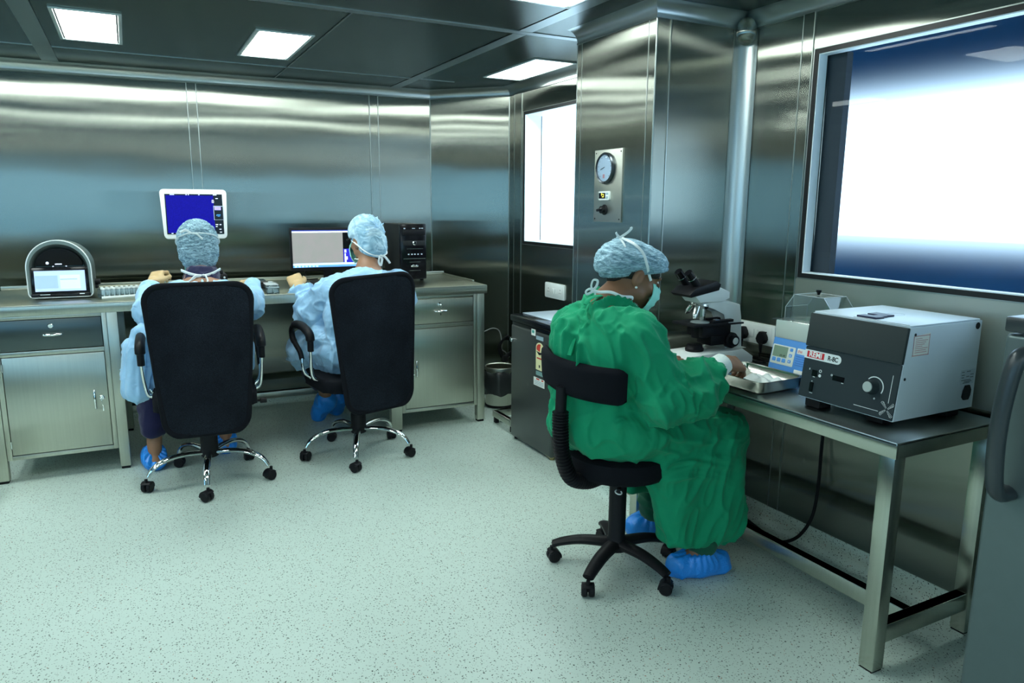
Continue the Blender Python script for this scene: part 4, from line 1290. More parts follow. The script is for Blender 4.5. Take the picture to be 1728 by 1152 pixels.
def packet(name, label, cat, x, y, z, w, l, rz, m, amp, group=None, tilt=0.0):
    mb = MB()
    n1, n2 = 14, 18
    top = []
    for i in range(n1 + 1):
        row = []
        for j in range(n2 + 1):
            u, v = i / n1 - .5, j / n2 - .5
            e = min(1, 6 * min(.5 - abs(u), .5 - abs(v)))
            h = .004 + amp * e * (.55 + .45 * math.sin(9 * u + 5 * v + x * 50) * math.cos(11 * v - 3 * u)) 
            row.append(V((u * w, v * l, h)))
        top.append(row)
    bot = [[V((q.x, q.y, 0)) for q in row] for row in top]
    mb.grid(top); mb.grid(bot)
    b = [top[0], [r[-1] for r in top], top[-1][::-1], [r[0] for r in top][::-1]]
    c = [bot[0], [r[-1] for r in bot], bot[-1][::-1], [r[0] for r in bot][::-1]]
    for A, Bq in zip(b, c): mb.grid([A, Bq])
    bmesh.ops.remove_doubles(mb.bm, verts=mb.bm.verts[:], dist=1e-5)
    o = mb.build(name, m, None, angle=60)
    o.location = (x, y, z); o.rotation_euler = (tilt, 0, rz)
    return tag(o, label, cat, group)
M_GAUZE = mat('white_wrap', (.74, .80, .78), .45, bump=.6, bscale=60)
M_GRN = mat('teal_packet', (.12, .42, .38), .45, bump=.3, bscale=80)
packet('gauze_packet', 'white wrapped packet lying along the steel tray', 'packet', 2.108, 1.965, TZ + .0065, .100, .185, .04, M_GAUZE, .030)
packet('green_packet', 'small teal green packet in the steel tray near the hand', 'packet', 2.022, 1.990, TZ + .0065, .050, .130, .06, M_GRN, .020)
packet('paper_sachet', 'cream paper sachet leaning at the far corner of the tray', 'packet', 2.12, 2.085, TZ + .020, .07, .05, .1, mat('cream_paper', (.74, .72, .60), .6), .006, None, .5)

# ---------------------------------------------------------------- microscope
M_MIC = mat('microscope_enamel', (.74, .79, .78), .32)
MY = 2.36
t = thing('microscope', 'white binocular microscope with black stage on the steel table', 'microscope', (2.18, MY, TZ))
def X_(x): return x - 2.18
def Z_(z): return z - TZ
FM = frame((0, 0, 0), (1, 0, 0), (0, 0, 1), (0, -1, 0))   # x, z, out toward camera
# foot
MB().prism([(X_(1.985), .004), (X_(2.36), .004), (X_(2.36), .034), (X_(2.30), .070), (X_(2.02), .062), (X_(1.985), .042)], .17, FM @ T(0, 0, -.085), .010).build('foot', M_MIC, t)
# pillar and arm
arm = smooth_path([(X_(2.325), 0, Z_(.80)), (X_(2.315), 0, Z_(.90)), (X_(2.308), 0, Z_(.985))], 4)
MB().prism([(X_(2.235), .05), (X_(2.338), .05), (X_(2.320), Z_(.95)), (X_(2.313), Z_(1.002)), (X_(2.245), Z_(1.022)), (X_(2.15), Z_(1.026)), (X_(2.10), Z_(1.02)), (X_(2.10), Z_(1.005)), (X_(2.16), Z_(.992)), (X_(2.225), Z_(.972)), (X_(2.243), Z_(.93)), (X_(2.243), Z_(.82))], .075, FM @ T(0, 0, -.0375), .008).build('arm', M_MIC, t)
# head
MB().prism([(X_(2.035), Z_(1.060)), (X_(2.075), Z_(1.022)), (X_(2.20), Z_(1.022)), (X_(2.235), Z_(1.035)), (X_(2.235), Z_(1.062)), (X_(2.16), Z_(1.092))], .105, FM @ T(0, 0, -.052), .008).build('head', M_MIC, t)
mb = MB(); mb.prism([(X_(2.005), Z_(1.060)), (X_(2.020), Z_(1.048)), (X_(2.165), Z_(1.072)), (X_(2.175), Z_(1.098)), (X_(2.150), Z_(1.112)), (X_(2.04), Z_(1.088))], .125, FM @ T(0, 0, -.0625), .006); mb.build('prism_housing', M_BLACK, t)
dirv = V((-.66, 0, .75)).normalized()
for y in (.031, -.031):
    a = V((X_(2.075), y, Z_(1.085)))
    e = MB().cyl(a, a + dirv * .055, .0165, seg=20).build('eyepiece_tube', M_BLACK, t)
    mb = MB(); mb.cyl(a + dirv * .05, a + dirv * .088, .0185, .0175, seg=20, bev=.002); mb.build('eyepiece', M_BLACKGLOSS, e)
    mb = MB(); mb.tube([a + dirv * .0535 + Quaternion(dirv, k * PI / 12) @ (dirv.orthogonal().normalized() * .0188) for k in range(24)], .0012, 6, closed=True); mb.build('eyepiece_ring', M_SATIN, e)
# nosepiece
Mn = T(X_(2.115), 0, Z_(1.003), ry=.22)
MB().lathe([(.020, .012), (.040, .010), (.042, .002), (.034, -.008), (.018, -.012)], 28, Mn).build('nosepiece', M_SATIN, t)
def objective(a, d, L, r):
    d = V(d).normalized(); a = V(a)
    q = V((0, 0, 1)).rotation_difference(d).to_matrix().to_4x4()
    MB().lathe([(r, 0), (r, L * .45), (r * .93, L * .47), (r * .93, L * .55), (r, L * .57), (r * .98, L * .75), (r * .55, L * .92), (r * .5, L), (0, L)], 20, Matrix.Translation(a) @ q).build('objective', M_SATIN, t)
objective((X_(2.125), -.01, Z_(.995)), (-.02, 0, -1), .058, .0135)
objective((X_(2.088), -.02, Z_(1.003)), (-.55, -.25, -1), .055, .013)
objective((X_(2.10), .03, Z_(1.00)), (-.3, .7, -1), .042, .012)
objective((X_(2.145), .015, Z_(.995)), (.5, .45, -.8), .036, .012)
# stage
st = MB().bx(X_(2.03), X_(2.215), -.075, .07, Z_(.925), Z_(.936), .002).build('stage', M_BLACK, t)
MB().lathe([(.040, 0), (.040, .003), (0, .003)], 28, T(X_(2.105), -.02, Z_(.936))).build('stage_plate', mat('stage_disc', (.42, .48, .47), .4), st)
mb = MB(); mb.bx(X_(2.13), X_(2.245), -.072, -.050, Z_(.936), Z_(.948), .002); mb.bx(X_(2.20), X_(2.30), -.076, -.066, Z_(.925), Z_(.932), .001); mb.bx(X_(2.17), X_(2.27), .0, .02, Z_(.936), Z_(.946), .002); mb.build('slide_holder', M_BLACK, st)
MB().bx(X_(2.145), X_(2.165), -.07, -.055, Z_(.948), Z_(.952)).build('holder_clip', M_SATIN, st)
mb = MB(); mb.bx(X_(2.09), X_(2.25), -.055, .045, Z_(.875), Z_(.925), .006); mb.cyl((X_(2.115), -.01, Z_(.87)), (X_(2.115), -.01, Z_(.925)), .034, seg=24); mb.bx(X_(2.145), X_(2.25), -.05, .04, Z_(.835), Z_(.88), .006); mb.build('condenser', M_BLACK, t)
for s_ in (-1, 1):
    k_ = MB().lathe([(.034, 0), (.034, .022), (.026, .026), (.024, .040), (.015, .042)], 24, T(X_(2.255), s_ * .0375, Z_(.853), rx=-s_ * PI / 2)).build('focus_knob', M_BLACK, t)
    MB().lathe([(.015, .041), (.015, .0435), (0, .0445)], 20, T(X_(2.255), s_ * .0375, Z_(.853), rx=-s_ * PI / 2)).build('knob_cap', M_WHITE, k_)
MB().lathe([(.038, 0), (.040, .012), (.034, .018), (.032, .030), (.026, .032), (0, .030)], 28, T(X_(2.10), 0, .062)).build('light_port', M_BLACK, t)
mb = MB(); mb.box((X_(2.29), -.03, .0675), (.10, .055, .002), .0005, T(0, 0, 0)); mb.build('base_label', M_PAPER, t)

# ---------------------------------------------------------------- tall fridge at the picture's right edge
M_FRT = mat('grey_fridge_sheet', (.12, .165, .17), .36, .5, noise=.06, nscale=30)
M_FRH = mat('grey_handle', (.040, .052, .058), .28, .1)
t = thing('tall_fridge', 'grey upright fridge with a long bow handle at the right picture edge', 'fridge', (1.90, 1.018, 0))
MB().bx(.055, .545, -.66, 0, .03, 1.118, .006).build('cabinet', M_FRT, t)
d = MB().bx(0, .05, -.66, 0, .05, 1.115, .010, None, 3).build('door', M_FRT, t)
MB().bx(-.004, .545, -.662, .003, 1.12, 1.158, .006).build('top_cap', M_FRH, t)
MB().bx(.03, .20, -.30, -.06, 1.158, 1.17, .003).build('hinge_cover', M_FRH, t)
pts = smooth_path([(.0, -.075, 1.075), (-.030, -.066, 1.078), (-.050, -.058, 1.055), (-.062, -.050, .96), (-.066, -.048, .86), (-.058, -.050, .76), (-.038, -.052, .722), (.0, -.056, .720)], 7)
MB().tube(pts, [.0175] * len(pts), 14, flat=((0, 1, 0), 1.35)).build('handle', M_FRH, d)
for (x, y) in ((.08, -.05), (.5, -.05), (.08, -.6), (.5, -.6)): MB().cyl((x, y, 0), (x, y, .032), .02).build('foot', M_RUBBER, t)

# floor cable by the table, cable loop under the table, trolley at the left edge
tag(MB().tube(smooth_path([(2.456, 1.93, .70), (2.440, 1.95, .52), (2.425, 1.94, .30), (2.41, 1.945, .16), (2.385, 1.985, .06), (2.36, 2.05, .012), (2.36, 2.12, .010), (2.375, 2.20, .012), (2.40, 2.30, .012), (2.42, 2.42, .012), (2.40, 2.50, .012)], 8), .007, 10).build('floor_cable', M_RUBBER), 'thick black cable hanging from the table and looping over the floor', 'cable')
tag(MB().tube(smooth_path([(2.455, 2.30, .70), (2.445, 2.28, .60), (2.425, 2.22, .555), (2.43, 2.16, .575), (2.448, 2.12, .64), (2.455, 2.10, .70)], 8), .005, 8).build('hanging_cable', M_RUBBER), 'thin black cable loop hanging under the far end of the table', 'cable')
t = thing('steel_trolley', 'corner of a low steel trolley at the left picture edge', 'trolley', (-.990, 3.98, 0))
mb = MB(); mb.bx(0, .315, 0, .03, .055, .10, .002); mb.bx(.285, .315, .03, .26, .055, .10, .002); mb.bx(0, .03, .03, .26, .055, .10, .002); mb.build('rails', M_BENCH, t)
MB().cyl((.293, .015, 0), (.293, .015, .056), .013, seg=14).build('foot', M_RUBBER, t)
MB().cyl((.02, .015, 0), (.02, .015, .056), .013, seg=14).build('foot', M_RUBBER, t)
MB().cyl((.15, .245, 0), (.15, .245, .09), .013, seg=14).build('foot', M_RUBBER, t)
# ---------------------------------------------------------------- mesh office chairs
M_MESH = mat('black_chair_mesh', (.010, .011, .014), .55, bump=.5, bscale=700, spec=.3)
def chair_mesh_material():
    m, nt, b = nodes('woven_chair_mesh')
    b.inputs['Base Color'].default_value = (.004, .005, .007, 1)
    b.inputs['Roughness'].default_value = .6
    b.inputs['Specular IOR Level'].default_value = .05
    tc = N(nt, 'ShaderNodeTexCoord')
    v = N(nt, 'ShaderNodeTexVoronoi', i_Scale=330.0)
    nt.links.new(tc.outputs['Object'], v.inputs['Vector'])
    r = N(nt, 'ShaderNodeMapRange'); r.inputs['From Min'].default_value = .25; r.inputs['From Max'].default_value = .55
    nt.links.new(v.outputs['Distance'], r.inputs['Value'])
    mx = N(nt, 'ShaderNodeMix', data_type='RGBA')
    mx.inputs['A'].default_value = (.003, .0035, .005, 1); mx.inputs['B'].default_value = (.022, .028, .04, 1)
    big = N(nt, 'ShaderNodeTexNoise', i_Scale=5.0, i_Detail=2.0)
    nt.links.new(tc.outputs['Object'], big.inputs['Vector'])
    mu = N(nt, 'ShaderNodeMath', operation='MULTIPLY'); nt.links.new(r.outputs[0], mu.inputs[0]); nt.links.new(big.outputs['Fac'], mu.inputs[1])
    nt.links.new(mu.outputs[0], mx.inputs['Factor'])
    nt.links.new(mx.outputs['Result'], b.inputs['Base Color'])
    bp = N(nt, 'ShaderNodeBump', i_Strength=.4, i_Distance=.001)
    nt.links.new(v.outputs['Distance'], bp.inputs['Height']); nt.links.new(bp.outputs['Normal'], b.inputs['Normal'])
    return m
M_WOVEN = chair_mesh_material()

def caster(parent, x, y, a, r=.026):
    """twin wheel with a hood; a = heading"""
    M = T(x, y, 0, rz=a)
    mb = MB()
    for s in (-1, 1):
        mb.lathe([(0, -.011), (r * .8, -.011), (r, -.006), (r, .006), (r * .8, .011), (0, .011)], 20, M @ T(0, s * .0135, r + .0005, rx=PI / 2))
    pts = [(-(r + .004) * math.cos(t_), (r + .004) * math.sin(t_)) for t_ in [math.radians(-10 + 150 * k / 10) for k in range(11)]]
    pin = [(p[0] * .80, p[1] * .80) for p in pts]
    mb.prism(pts + pin[::-1], .046, M @ T(0, 0, r) @ frame((0, .023, 0), (1, 0, 0), (0, 0, 1), (0, -1, 0)), .001)
    mb.cyl(M @ V((.008, 0, r)), M @ V((.008, 0, r * 2 + .018)), .0075, seg=10)
    return mb.build('caster', M_BLACK, parent)

def outline_back(w_top, w_bot, z0, z1, r, n=7):
    """rounded outline (x,z), wider at the top"""
    pts = []
    h = z1 - z0
    for (x, z) in rrect(w_top, h, r, n, 0, (z0 + z1) / 2):
        f = (z - z0) / h
        pts.append((x * ((w_bot + (w_top - w_bot) * min(1, f * 1.25) ) / w_top), z))
    return pts

def make_office_chair():
    t = thing('office_chair', 'x', 'chair', (0, 0, 0), 0, 'black mesh office chairs at the bench')
    # five star base
    for k in range(5):
        a = math.radians(-95 + 72 * k)
        c, s = math.cos(a), math.sin(a)
        P = [(.02, .150), (.09, .158), (.17, .156), (.235, .138), (.275, .112), (.298, .078)]
        pts = smooth_path([(c * r, s * r, z) for (r, z) in P], 5)
        n = len(pts)
        l = MB().tube(pts, [.017 if i < n * .6 else .017 - .003 * (i / n - .6) / .4 for i in range(n)], 12, flat=((0, 0, 1), .72)).build('leg', M_CHROME, t)
        caster(l, c * .305, s * .305, a + .9)
    MB().lathe([(.03, .125), (.042, .13), (.044, .15), (.042, .235), (.040, .245), (.034, .25), (0, .25)], 24).build('base_hub', M_BLACK, t)
    MB().lathe([(.022, .2), (.022, .40), (0, .40)], 16).build('gas_column', M_BLACK, t)
    MB().bx(-.09, .09, -.16, .10, .375, .415, .010).build('seat_plate', M_BLACK, t)
    # seat cushion
    mb = MB(); mb.prism(rrect(.48, .46, .09, 6), .075, T(0, .03, .415), .022); mb.build('seat', M_FABRIC, t)
    MB().tube(smooth_path([(.19, .02, .395), (.27, .02, .392), (.285, .02, .392)], 4), .006, 8).build('lever', M_BLACK, t)
    MB().cyl((.262, .02, .392), (.295, .02, .392), .014, seg=12, bev=.002).build('lever_knob', M_BLACK, t)
    # back: woven panel in a padded frame, curved
    def curve(x, z):
        u = x / .23
        f = (z - .335) / .715
        return -.305 + .045 * u * u - .02 * math.sin(PI * f) - .05 * (f - .35) * (1 if f > .35 else .3)
    ol_ = outline_back(.452, .36, .335, 1.048, .075)
    fr = MB().tube([(x, curve(x, z), z) for (x, z) in ol_], .015, 10, closed=True).build('back_frame', M_FABRIC, t)
    # panel surface
    mb = MB()
    zs = [.338 + .707 * i / 30 for i in range(31)]
    def halfw(z):
        best = 0
        for i in range(len(ol_)):
            (x0, z0), (x1, z1) = ol_[i], ol_[(i + 1) % len(ol_)]
            if (z0 - z) * (z1 - z) <= 0 and abs(z1 - z0) > 1e-7:
                xx = x0 + (x1 - x0) * (z - z0) / (z1 - z0)
                best = max(best, abs(xx))
        return best
    for off in (-.006, .006):
        mb.grid([[V((halfw(z) * (-1 + 2 * j / 16), curve(halfw(z) * (-1 + 2 * j / 16), z) + off, z)) for j in range(17)] for z in zs])
    mb.build('back_panel', M_WOVEN, t)
    mb = MB(); mb.tube(smooth_path([(0, -.10, .39), (0, -.20, .385), (0, -.255, .42), (0, -.275, .50)], 6), .024, 12, flat=((1, 0, 0), 1.6)); mb.build('back_bracket', M_BLACK, t)
    # looped arms
    for s in (-1, 1):
        x = s * .278
        loop = smooth_path([(x, -.052, .640), (x, -.055, .685), (x * 1.0, -.045, .728), (x, .02, .752), (x, .10, .760), (x, .19, .750), (x, .250, .715), (x, .246, .670), (x, .185, .635), (x, .125, .606), (x, .098, .570)], 6)
        n = len(loop)
        rad = [.017 + (.007 if .12 * n < i < .5 * n else 0) - (.003 if i > .75 * n else 0) for i in range(n)]
        a = MB().tube(loop, rad, 12, flat=((0, 0, 1) if False else (s, 0, 0), 1.0)).build('armrest', M_BLACKGLOSS if False else M_BLACK, t)
        mb = MB()
        mb.tube(smooth_path([(x, -.052, .66), (x * .99, -.045, .60), (x * .97, -.03, .53), (x * .93, -.03, .485), (x * .82, -.03, .468), (x * .6, -.03, .412)], 6), .009, 10)
        mb.build('arm_tube', M_CHROME, a)
        mb = MB()
        mb.tube(smooth_path([(x, .098, .58), (x, .092, .54), (x * .97, .09, .50), (x * .90, .085, .475), (x * .6, .07, .412)], 6), .009, 10)
        mb.build('arm_tube', M_CHROME, a)
    return t
ch = make_office_chair()
ch['label'] = 'black mesh office chair under the worker facing the white monitor'
ch.location = (.275, 3.93, 0); ch.rotation_euler = (0, 0, math.radians(-4))
c2 = copy_tree(ch)
c2['label'] = 'black mesh office chair under the worker facing the black monitor'
c2.location = (1.075, 3.985, 0); c2.rotation_euler = (0, 0, math.radians(7))
# the second chair's star base is turned a little differently
for o in c2.children:
    if o.name.split('.')[0] == 'leg':
        o.rotation_euler = (0, 0, math.radians(-21))

# its back is twisted a little, left side lower
for o in c2.children:
    if o.name.split('.')[0] in ('back_frame', 'back_panel'):
        Rr = Matrix.Rotation(math.radians(-3), 4, 'Y')
        cc = V((0, -.3, .70))
        o.matrix_local = Matrix.Translation(cc) @ Rr @ Matrix.Translation(-cc)
# ---------------------------------------------------------------- stool
SX, SY = 1.607, 2.196
FA = math.radians(14)      # facing direction from +x
t = thing('laboratory_stool', 'black stool with curved backrest and corrugated tube under the green gowned worker', 'stool', (SX, SY, 0))
for k in range(5):
    a = math.radians(139 + 72 * k)
    c, s = math.cos(a), math.sin(a)
    mb = MB()
    P = [(.0, .112), (.06, .112), (.14, .108), (.21, .092), (.252, .076)]
    pts = smooth_path([(c * r, s * r, z) for (r, z) in P], 5)
    n = len(pts)
    mb.tube(pts, [.034 - .012 * i / n for i in range(n)], 10, flat=((0, 0, 1), .62))
    l = mb.build('leg', M_BLACK, t)
    caster(l, c * .25, s * .25, a + .5, .025)
mb = MB(); mb.lathe([(.05, .09), (.052, .10), (.040, .128), (.034, .14), (.034, .40), (.0, .40)], 24); mb.build('column', M_BLACK, t)
MB().lathe([(0, .395), (.10, .395), (.16, .405), (.192, .418), (.206, .440), (.208, .470), (.200, .492), (.170, .503), (0, .506)], 40).build('seat', M_FABRIC, t)
mb = MB(); mb.tube([(-.02, -.03, .398), (-.055, -.085, .392), (-.095, -.135, .390)], [.006, .006, .010], 8); mb.build('lever', M_BLACK, t)
mb = MB(); ring = [(-.10 + .012 * math.cos(q) , -.14 + .012 * math.sin(q), .390 + .004 * math.sin(q)) for q in [2 * PI * k / 16 for k in range(16)]]
mb.tube(ring, .0025, 6, closed=True); mb.build('lever_ring', M_WHITE, t)
# curved backrest pad
acx, acy = -.026, .002
R0 = .262
rows_o, rows_i = [], []
A0, A1 = math.radians(140), math.radians(243)
mb = MB()
outl = rrect(A1 - A0, .205, .10 if False else .045, 6)
na, nz = 30, 10
def padpt(u, v, off):
    """u,v in -1..1 ; rounded corners by pulling in the height near the ends"""
    a = (A0 + A1) / 2 + u * (A1 - A0) / 2
    e = max(0.0, abs(u) - .86) / .14
    h = .066 * (1 - .25 * e * e)
    dome = math.sqrt(max(0, 1 - abs(v) ** 6)) * math.sqrt(max(0, 1 - abs(u) ** 14))
    z = .838 + v * h - .032 * (a - A0) / (A1 - A0)
    r = R0 + .004 * v + off * dome
    return V((acx + r * math.cos(a), acy + r * math.sin(a), z))
O = [[padpt(-1 + 2 * i / na, -1 + 2 * j / nz, .020) for j in range(nz + 1)] for i in range(na + 1)]
I = [[padpt(-1 + 2 * i / na, -1 + 2 * j / nz, -.022) for j in range(nz + 1)] for i in range(na + 1)]
mb.grid(O); mb.grid(I)
for A_, B_ in ((O[0], I[0]), (O[-1], I[-1]), ([r[0] for r in O], [r[0] for r in I]), ([r[-1] for r in O], [r[-1] for r in I])):
    mb.grid([A_, B_])
bmesh.ops.remove_doubles(mb.bm, verts=mb.bm.verts[:], dist=1e-4)
mb.build('backrest', M_FABRIC, t, angle=60)
az = math.radians(190)
d2 = V((math.cos(az), math.sin(az), 0))
pth = smooth_path([d2 * .10 + V((0, 0, .405)), d2 * .17 + V((0, 0, .405)), d2 * .250 + V((0, 0, .440)), d2 * .292 + V((0, 0, .53)), d2 * .304 + V((0, 0, .62)), d2 * .306 + V((0, 0, .70))], 10)
pth2 = []
rad = []
for i in range(len(pth) - 1):
    for k in range(3):
        pth2.append(pth[i].lerp(pth[i + 1], k / 3)); 
rad = [.030 if (i // 2) % 2 == 0 else .0235 for i in range(len(pth2))]
MB().tube(pth2, rad, 16).build('corrugated_tube', M_BLACK, t, angle=20)
mb = MB(); mb.tube([d2 * .306 + V((0, 0, .68)), d2 * .302 + V((0, 0, .79))], .020, 10, flat=((0, 0, 1), 1.0)); mb.build('back_stem', M_BLACK, t)
# ---------------------------------------------------------------- implicit surfaces for bodies and cloth
def _vec(a): return np.array(a, dtype=np.float32)

class Field:
    """signed distance field on a grid; shapes are blended in, the surface is meshed with surface nets"""
    def __init__(s, lo, hi, h):
        s.h = h
        s.lo = _vec(lo)
        s.n = np.ceil((_vec(hi) - s.lo) / h).astype(int) + 1
        s.F = np.full(tuple(s.n), .12, dtype=np.float32)
    def _sub(s, lo, hi, pad):
        a = np.maximum(np.floor((_vec(lo) - pad - s.lo) / s.h).astype(int), 0)
        b = np.minimum(np.ceil((_vec(hi) + pad - s.lo) / s.h).astype(int) + 1, s.n)
        if np.any(b <= a): return None
        ax = [s.lo[i] + s.h * np.arange(a[i], b[i], dtype=np.float32) for i in range(3)]
        P = np.stack(np.meshgrid(*ax, indexing='ij'), -1)
        return (slice(a[0], b[0]), slice(a[1], b[1]), slice(a[2], b[2])), P
    def _blend(s, sl, d, k, mode):
        f = s.F[sl]
        if mode == 'add':
            if k > 0:
                h = np.maximum(k - np.abs(f - d), 0) / k
                s.F[sl] = np.minimum(f, d) - h * h * k * .25
            else: s.F[sl] = np.minimum(f, d)
        else:
            d = -d
            if k > 0:
                h = np.maximum(k - np.abs(f - d), 0) / k
                s.F[sl] = np.maximum(f, d) + h * h * k * .25
            else: s.F[sl] = np.maximum(f, d)
    def cap(s, a, b, ra, rb=None, k=.03, flat=None, mode='add'):
        """tapered capsule; flat=(dir, factor<1) squashes it along dir"""
        a, b = _vec(a), _vec(b)
        rb = ra if rb is None else rb
        R = max(ra, rb)
        q = s._sub(np.minimum(a, b) - R, np.maximum(a, b) + R, k + .035)
        if q is None: return s
        sl, P = q
        ab = b - a
        L2 = float(ab @ ab) + 1e-12
        t = np.clip(((P - a) @ ab) / L2, 0, 1)
        D = P - a - t[..., None] * ab
        r = ra + (rb - ra) * t
        if flat is not None:
            u = _vec(flat[0]); u = u / np.linalg.norm(u)
            c = D @ u
            D = D + (c * (1 / flat[1] - 1))[..., None] * u
            d = (np.linalg.norm(D, axis=-1) - r) * (flat[1] * .5 + .5)
        else:
            d = np.linalg.norm(D, axis=-1) - r
        s._blend(sl, d, k, mode); return s
    def ell(s, c, R, axes=None, k=.03, mode='add'):
        """ellipsoid with radii R along axes (rows)"""
        c = _vec(c); R = _vec(R)
        A = np.eye(3, dtype=np.float32) if axes is None else np.array(axes, dtype=np.float32)
        ext = np.sqrt(((A * R[:, None]) ** 2).sum(0))
        q = s._sub(c - ext, c + ext, k + .035)
        if q is None: return s
        sl, P = q
        L = (P - c) @ A.T
        k0 = np.linalg.norm(L / R, axis=-1); k1 = np.linalg.norm(L / (R * R), axis=-1) + 1e-9
        s._blend(sl, k0 * (k0 - 1) / k1, k, mode); return s
    def box(s, c, half, axes=None, r=.02, k=.03, mode='add'):
        c = _vec(c); half = _vec(half)
        A = np.eye(3, dtype=np.float32) if axes is None else np.array(axes, dtype=np.float32)
        ext = np.abs(A * half[:, None]).sum(0)
        q = s._sub(c - ext, c + ext, k + .035)
        if q is None: return s
        sl, P = q
        Q = np.abs((P - c) @ A.T) - (half - r)
        d = np.linalg.norm(np.maximum(Q, 0), axis=-1) + np.minimum(Q.max(-1), 0) - r
        s._blend(sl, d, k, mode); return s
    def cut(s, p, n, k=.0):
        """keep the side opposite to n"""
        n = _vec(n); n = n / np.linalg.norm(n)
        ax = [s.lo[i] + s.h * np.arange(s.n[i], dtype=np.float32) for i in range(3)]
        d = (ax[0][:, None, None] - p[0]) * n[0] + (ax[1][None, :, None] - p[1]) * n[1] + (ax[2][None, None, :] - p[2]) * n[2]
        s.F = np.maximum(s.F, d); return s
    def mesh(s):
        F = s.F
        F[0], F[-1] = .12, .12; F[:, 0], F[:, -1] = .12, .12; F[:, :, 0], F[:, :, -1] = .12, .12
        I = F < 0
        nx, ny, nz = F.shape
        cnt = np.zeros((nx - 1, ny - 1, nz - 1), dtype=np.int8)
        for dx in (0, 1):
            for dy in (0, 1):
                for dz in (0, 1):
                    cnt += I[dx:nx - 1 + dx, dy:ny - 1 + dy, dz:nz - 1 + dz]
        act = np.argwhere((cnt > 0) & (cnt < 8))
        idx = np.full(cnt.shape, -1, dtype=np.int32)
        idx[act[:, 0], act[:, 1], act[:, 2]] = np.arange(len(act))
        acc = np.zeros((len(act), 3), dtype=np.float32); num = np.zeros(len(act), dtype=np.float32)
        C8 = {}
        for dx in (0, 1):
            for dy in (0, 1):
                for dz in (0, 1):
                    C8[dx, dy, dz] = F[act[:, 0] + dx, act[:, 1] + dy, act[:, 2] + dz]
        for axis in range(3):
            o = [i for i in range(3) if i != axis]
            for p in (0, 1):
                for q in (0, 1):
                    c0 = [0, 0, 0]; c0[o[0]], c0[o[1]] = p, q
                    c1 = list(c0); c1[axis] = 1
                    f0, f1 = C8[tuple(c0)], C8[tuple(c1)]
                    m = (f0 < 0) != (f1 < 0)
                    t = np.where(m, f0 / np.where(m, f0 - f1, 1), 0)
                    pt = np.tile(_vec(c0), (len(act), 1)); pt[:, axis] += t
                    acc[m] += pt[m]; num[m] += 1
        Vt = (act + acc / np.maximum(num, 1)[:, None]) * s.h + s.lo
        quads = []
        for axis in range(3):
            sl0 = [slice(None)] * 3; sl1 = [slice(None)] * 3
            sl0[axis] = slice(0, -1); sl1[axis] = slice(1, None)
            a, b = I[tuple(sl0)], I[tuple(sl1)]
            e = np.argwhere(a != b)
            o = [(axis + 1) % 3, (axis + 2) % 3]
            ok = (e[:, o[0]] > 0) & (e[:, o[1]] > 0) & (e[:, o[0]] < cnt.shape[o[0]]) & (e[:, o[1]] < cnt.shape[o[1]])
            e = e[ok]
            fl = a[e[:, 0], e[:, 1], e[:, 2]]
            def at(d0, d1):
                q = e.copy(); q[:, o[0]] -= d0; q[:, o[1]] -= d1
                return idx[q[:, 0], q[:, 1], q[:, 2]]
            Q = np.stack([at(1, 1), at(0, 1), at(0, 0), at(1, 0)], 1)
            Q[~fl] = Q[~fl][:, ::-1]
            quads.append(Q)
        return Vt.astype(np.float64), np.concatenate(quads)

def relax(Vt, Q, it=2, lam=.5):
    E = np.concatenate([Q[:, [0, 1]], Q[:, [1, 2]], Q[:, [2, 3]], Q[:, [3, 0]]])
    n = len(Vt)
    deg = np.bincount(E.ravel(), minlength=n).astype(float)
    for _ in range(it):
        S = np.zeros_like(Vt)
        for c in range(3):
            S[:, c] = np.bincount(E[:, 0], Vt[E[:, 1], c], n) + np.bincount(E[:, 1], Vt[E[:, 0], c], n)
        Vt = Vt + lam * (S / np.maximum(deg, 1)[:, None] - Vt)
    return Vt

def normals(Vt, Q):
    a = np.cross(Vt[Q[:, 2]] - Vt[Q[:, 0]], Vt[Q[:, 3]] - Vt[Q[:, 1]])
    Nn = np.zeros_like(Vt)
    for c in range(4):
        for k in range(3):
            Nn[:, k] += np.bincount(Q[:, c], a[:, k], len(Vt))
    return Nn / (np.linalg.norm(Nn, axis=1)[:, None] + 1e-12)

def vnoise(P, seed=0):
    """smooth value noise in [-1,1] for an (n,3) array"""
    P = np.asarray(P, float)
    i = np.floor(P).astype(np.int64); f = P - i
    f = f * f * f * (f * (f * 6 - 15) + 10)
    def hsh(x, y, z):
        n = (x * 374761393 + y * 668265263 + z * 2147483647 + seed * 974634777) & 0xffffffff
        n = ((n ^ (n >> 13)) * 1274126177) & 0xffffffff
        n = n ^ (n >> 16)
        return (n & 0xffff) / 32767.5 - 1
    out = 0
    for dx in (0, 1):
        for dy in (0, 1):
            for dz in (0, 1):
                w = (f[:, 0] if dx else 1 - f[:, 0]) * (f[:, 1] if dy else 1 - f[:, 1]) * (f[:, 2] if dz else 1 - f[:, 2])
                out = out + w * hsh(i[:, 0] + dx, i[:, 1] + dy, i[:, 2] + dz)
    return out

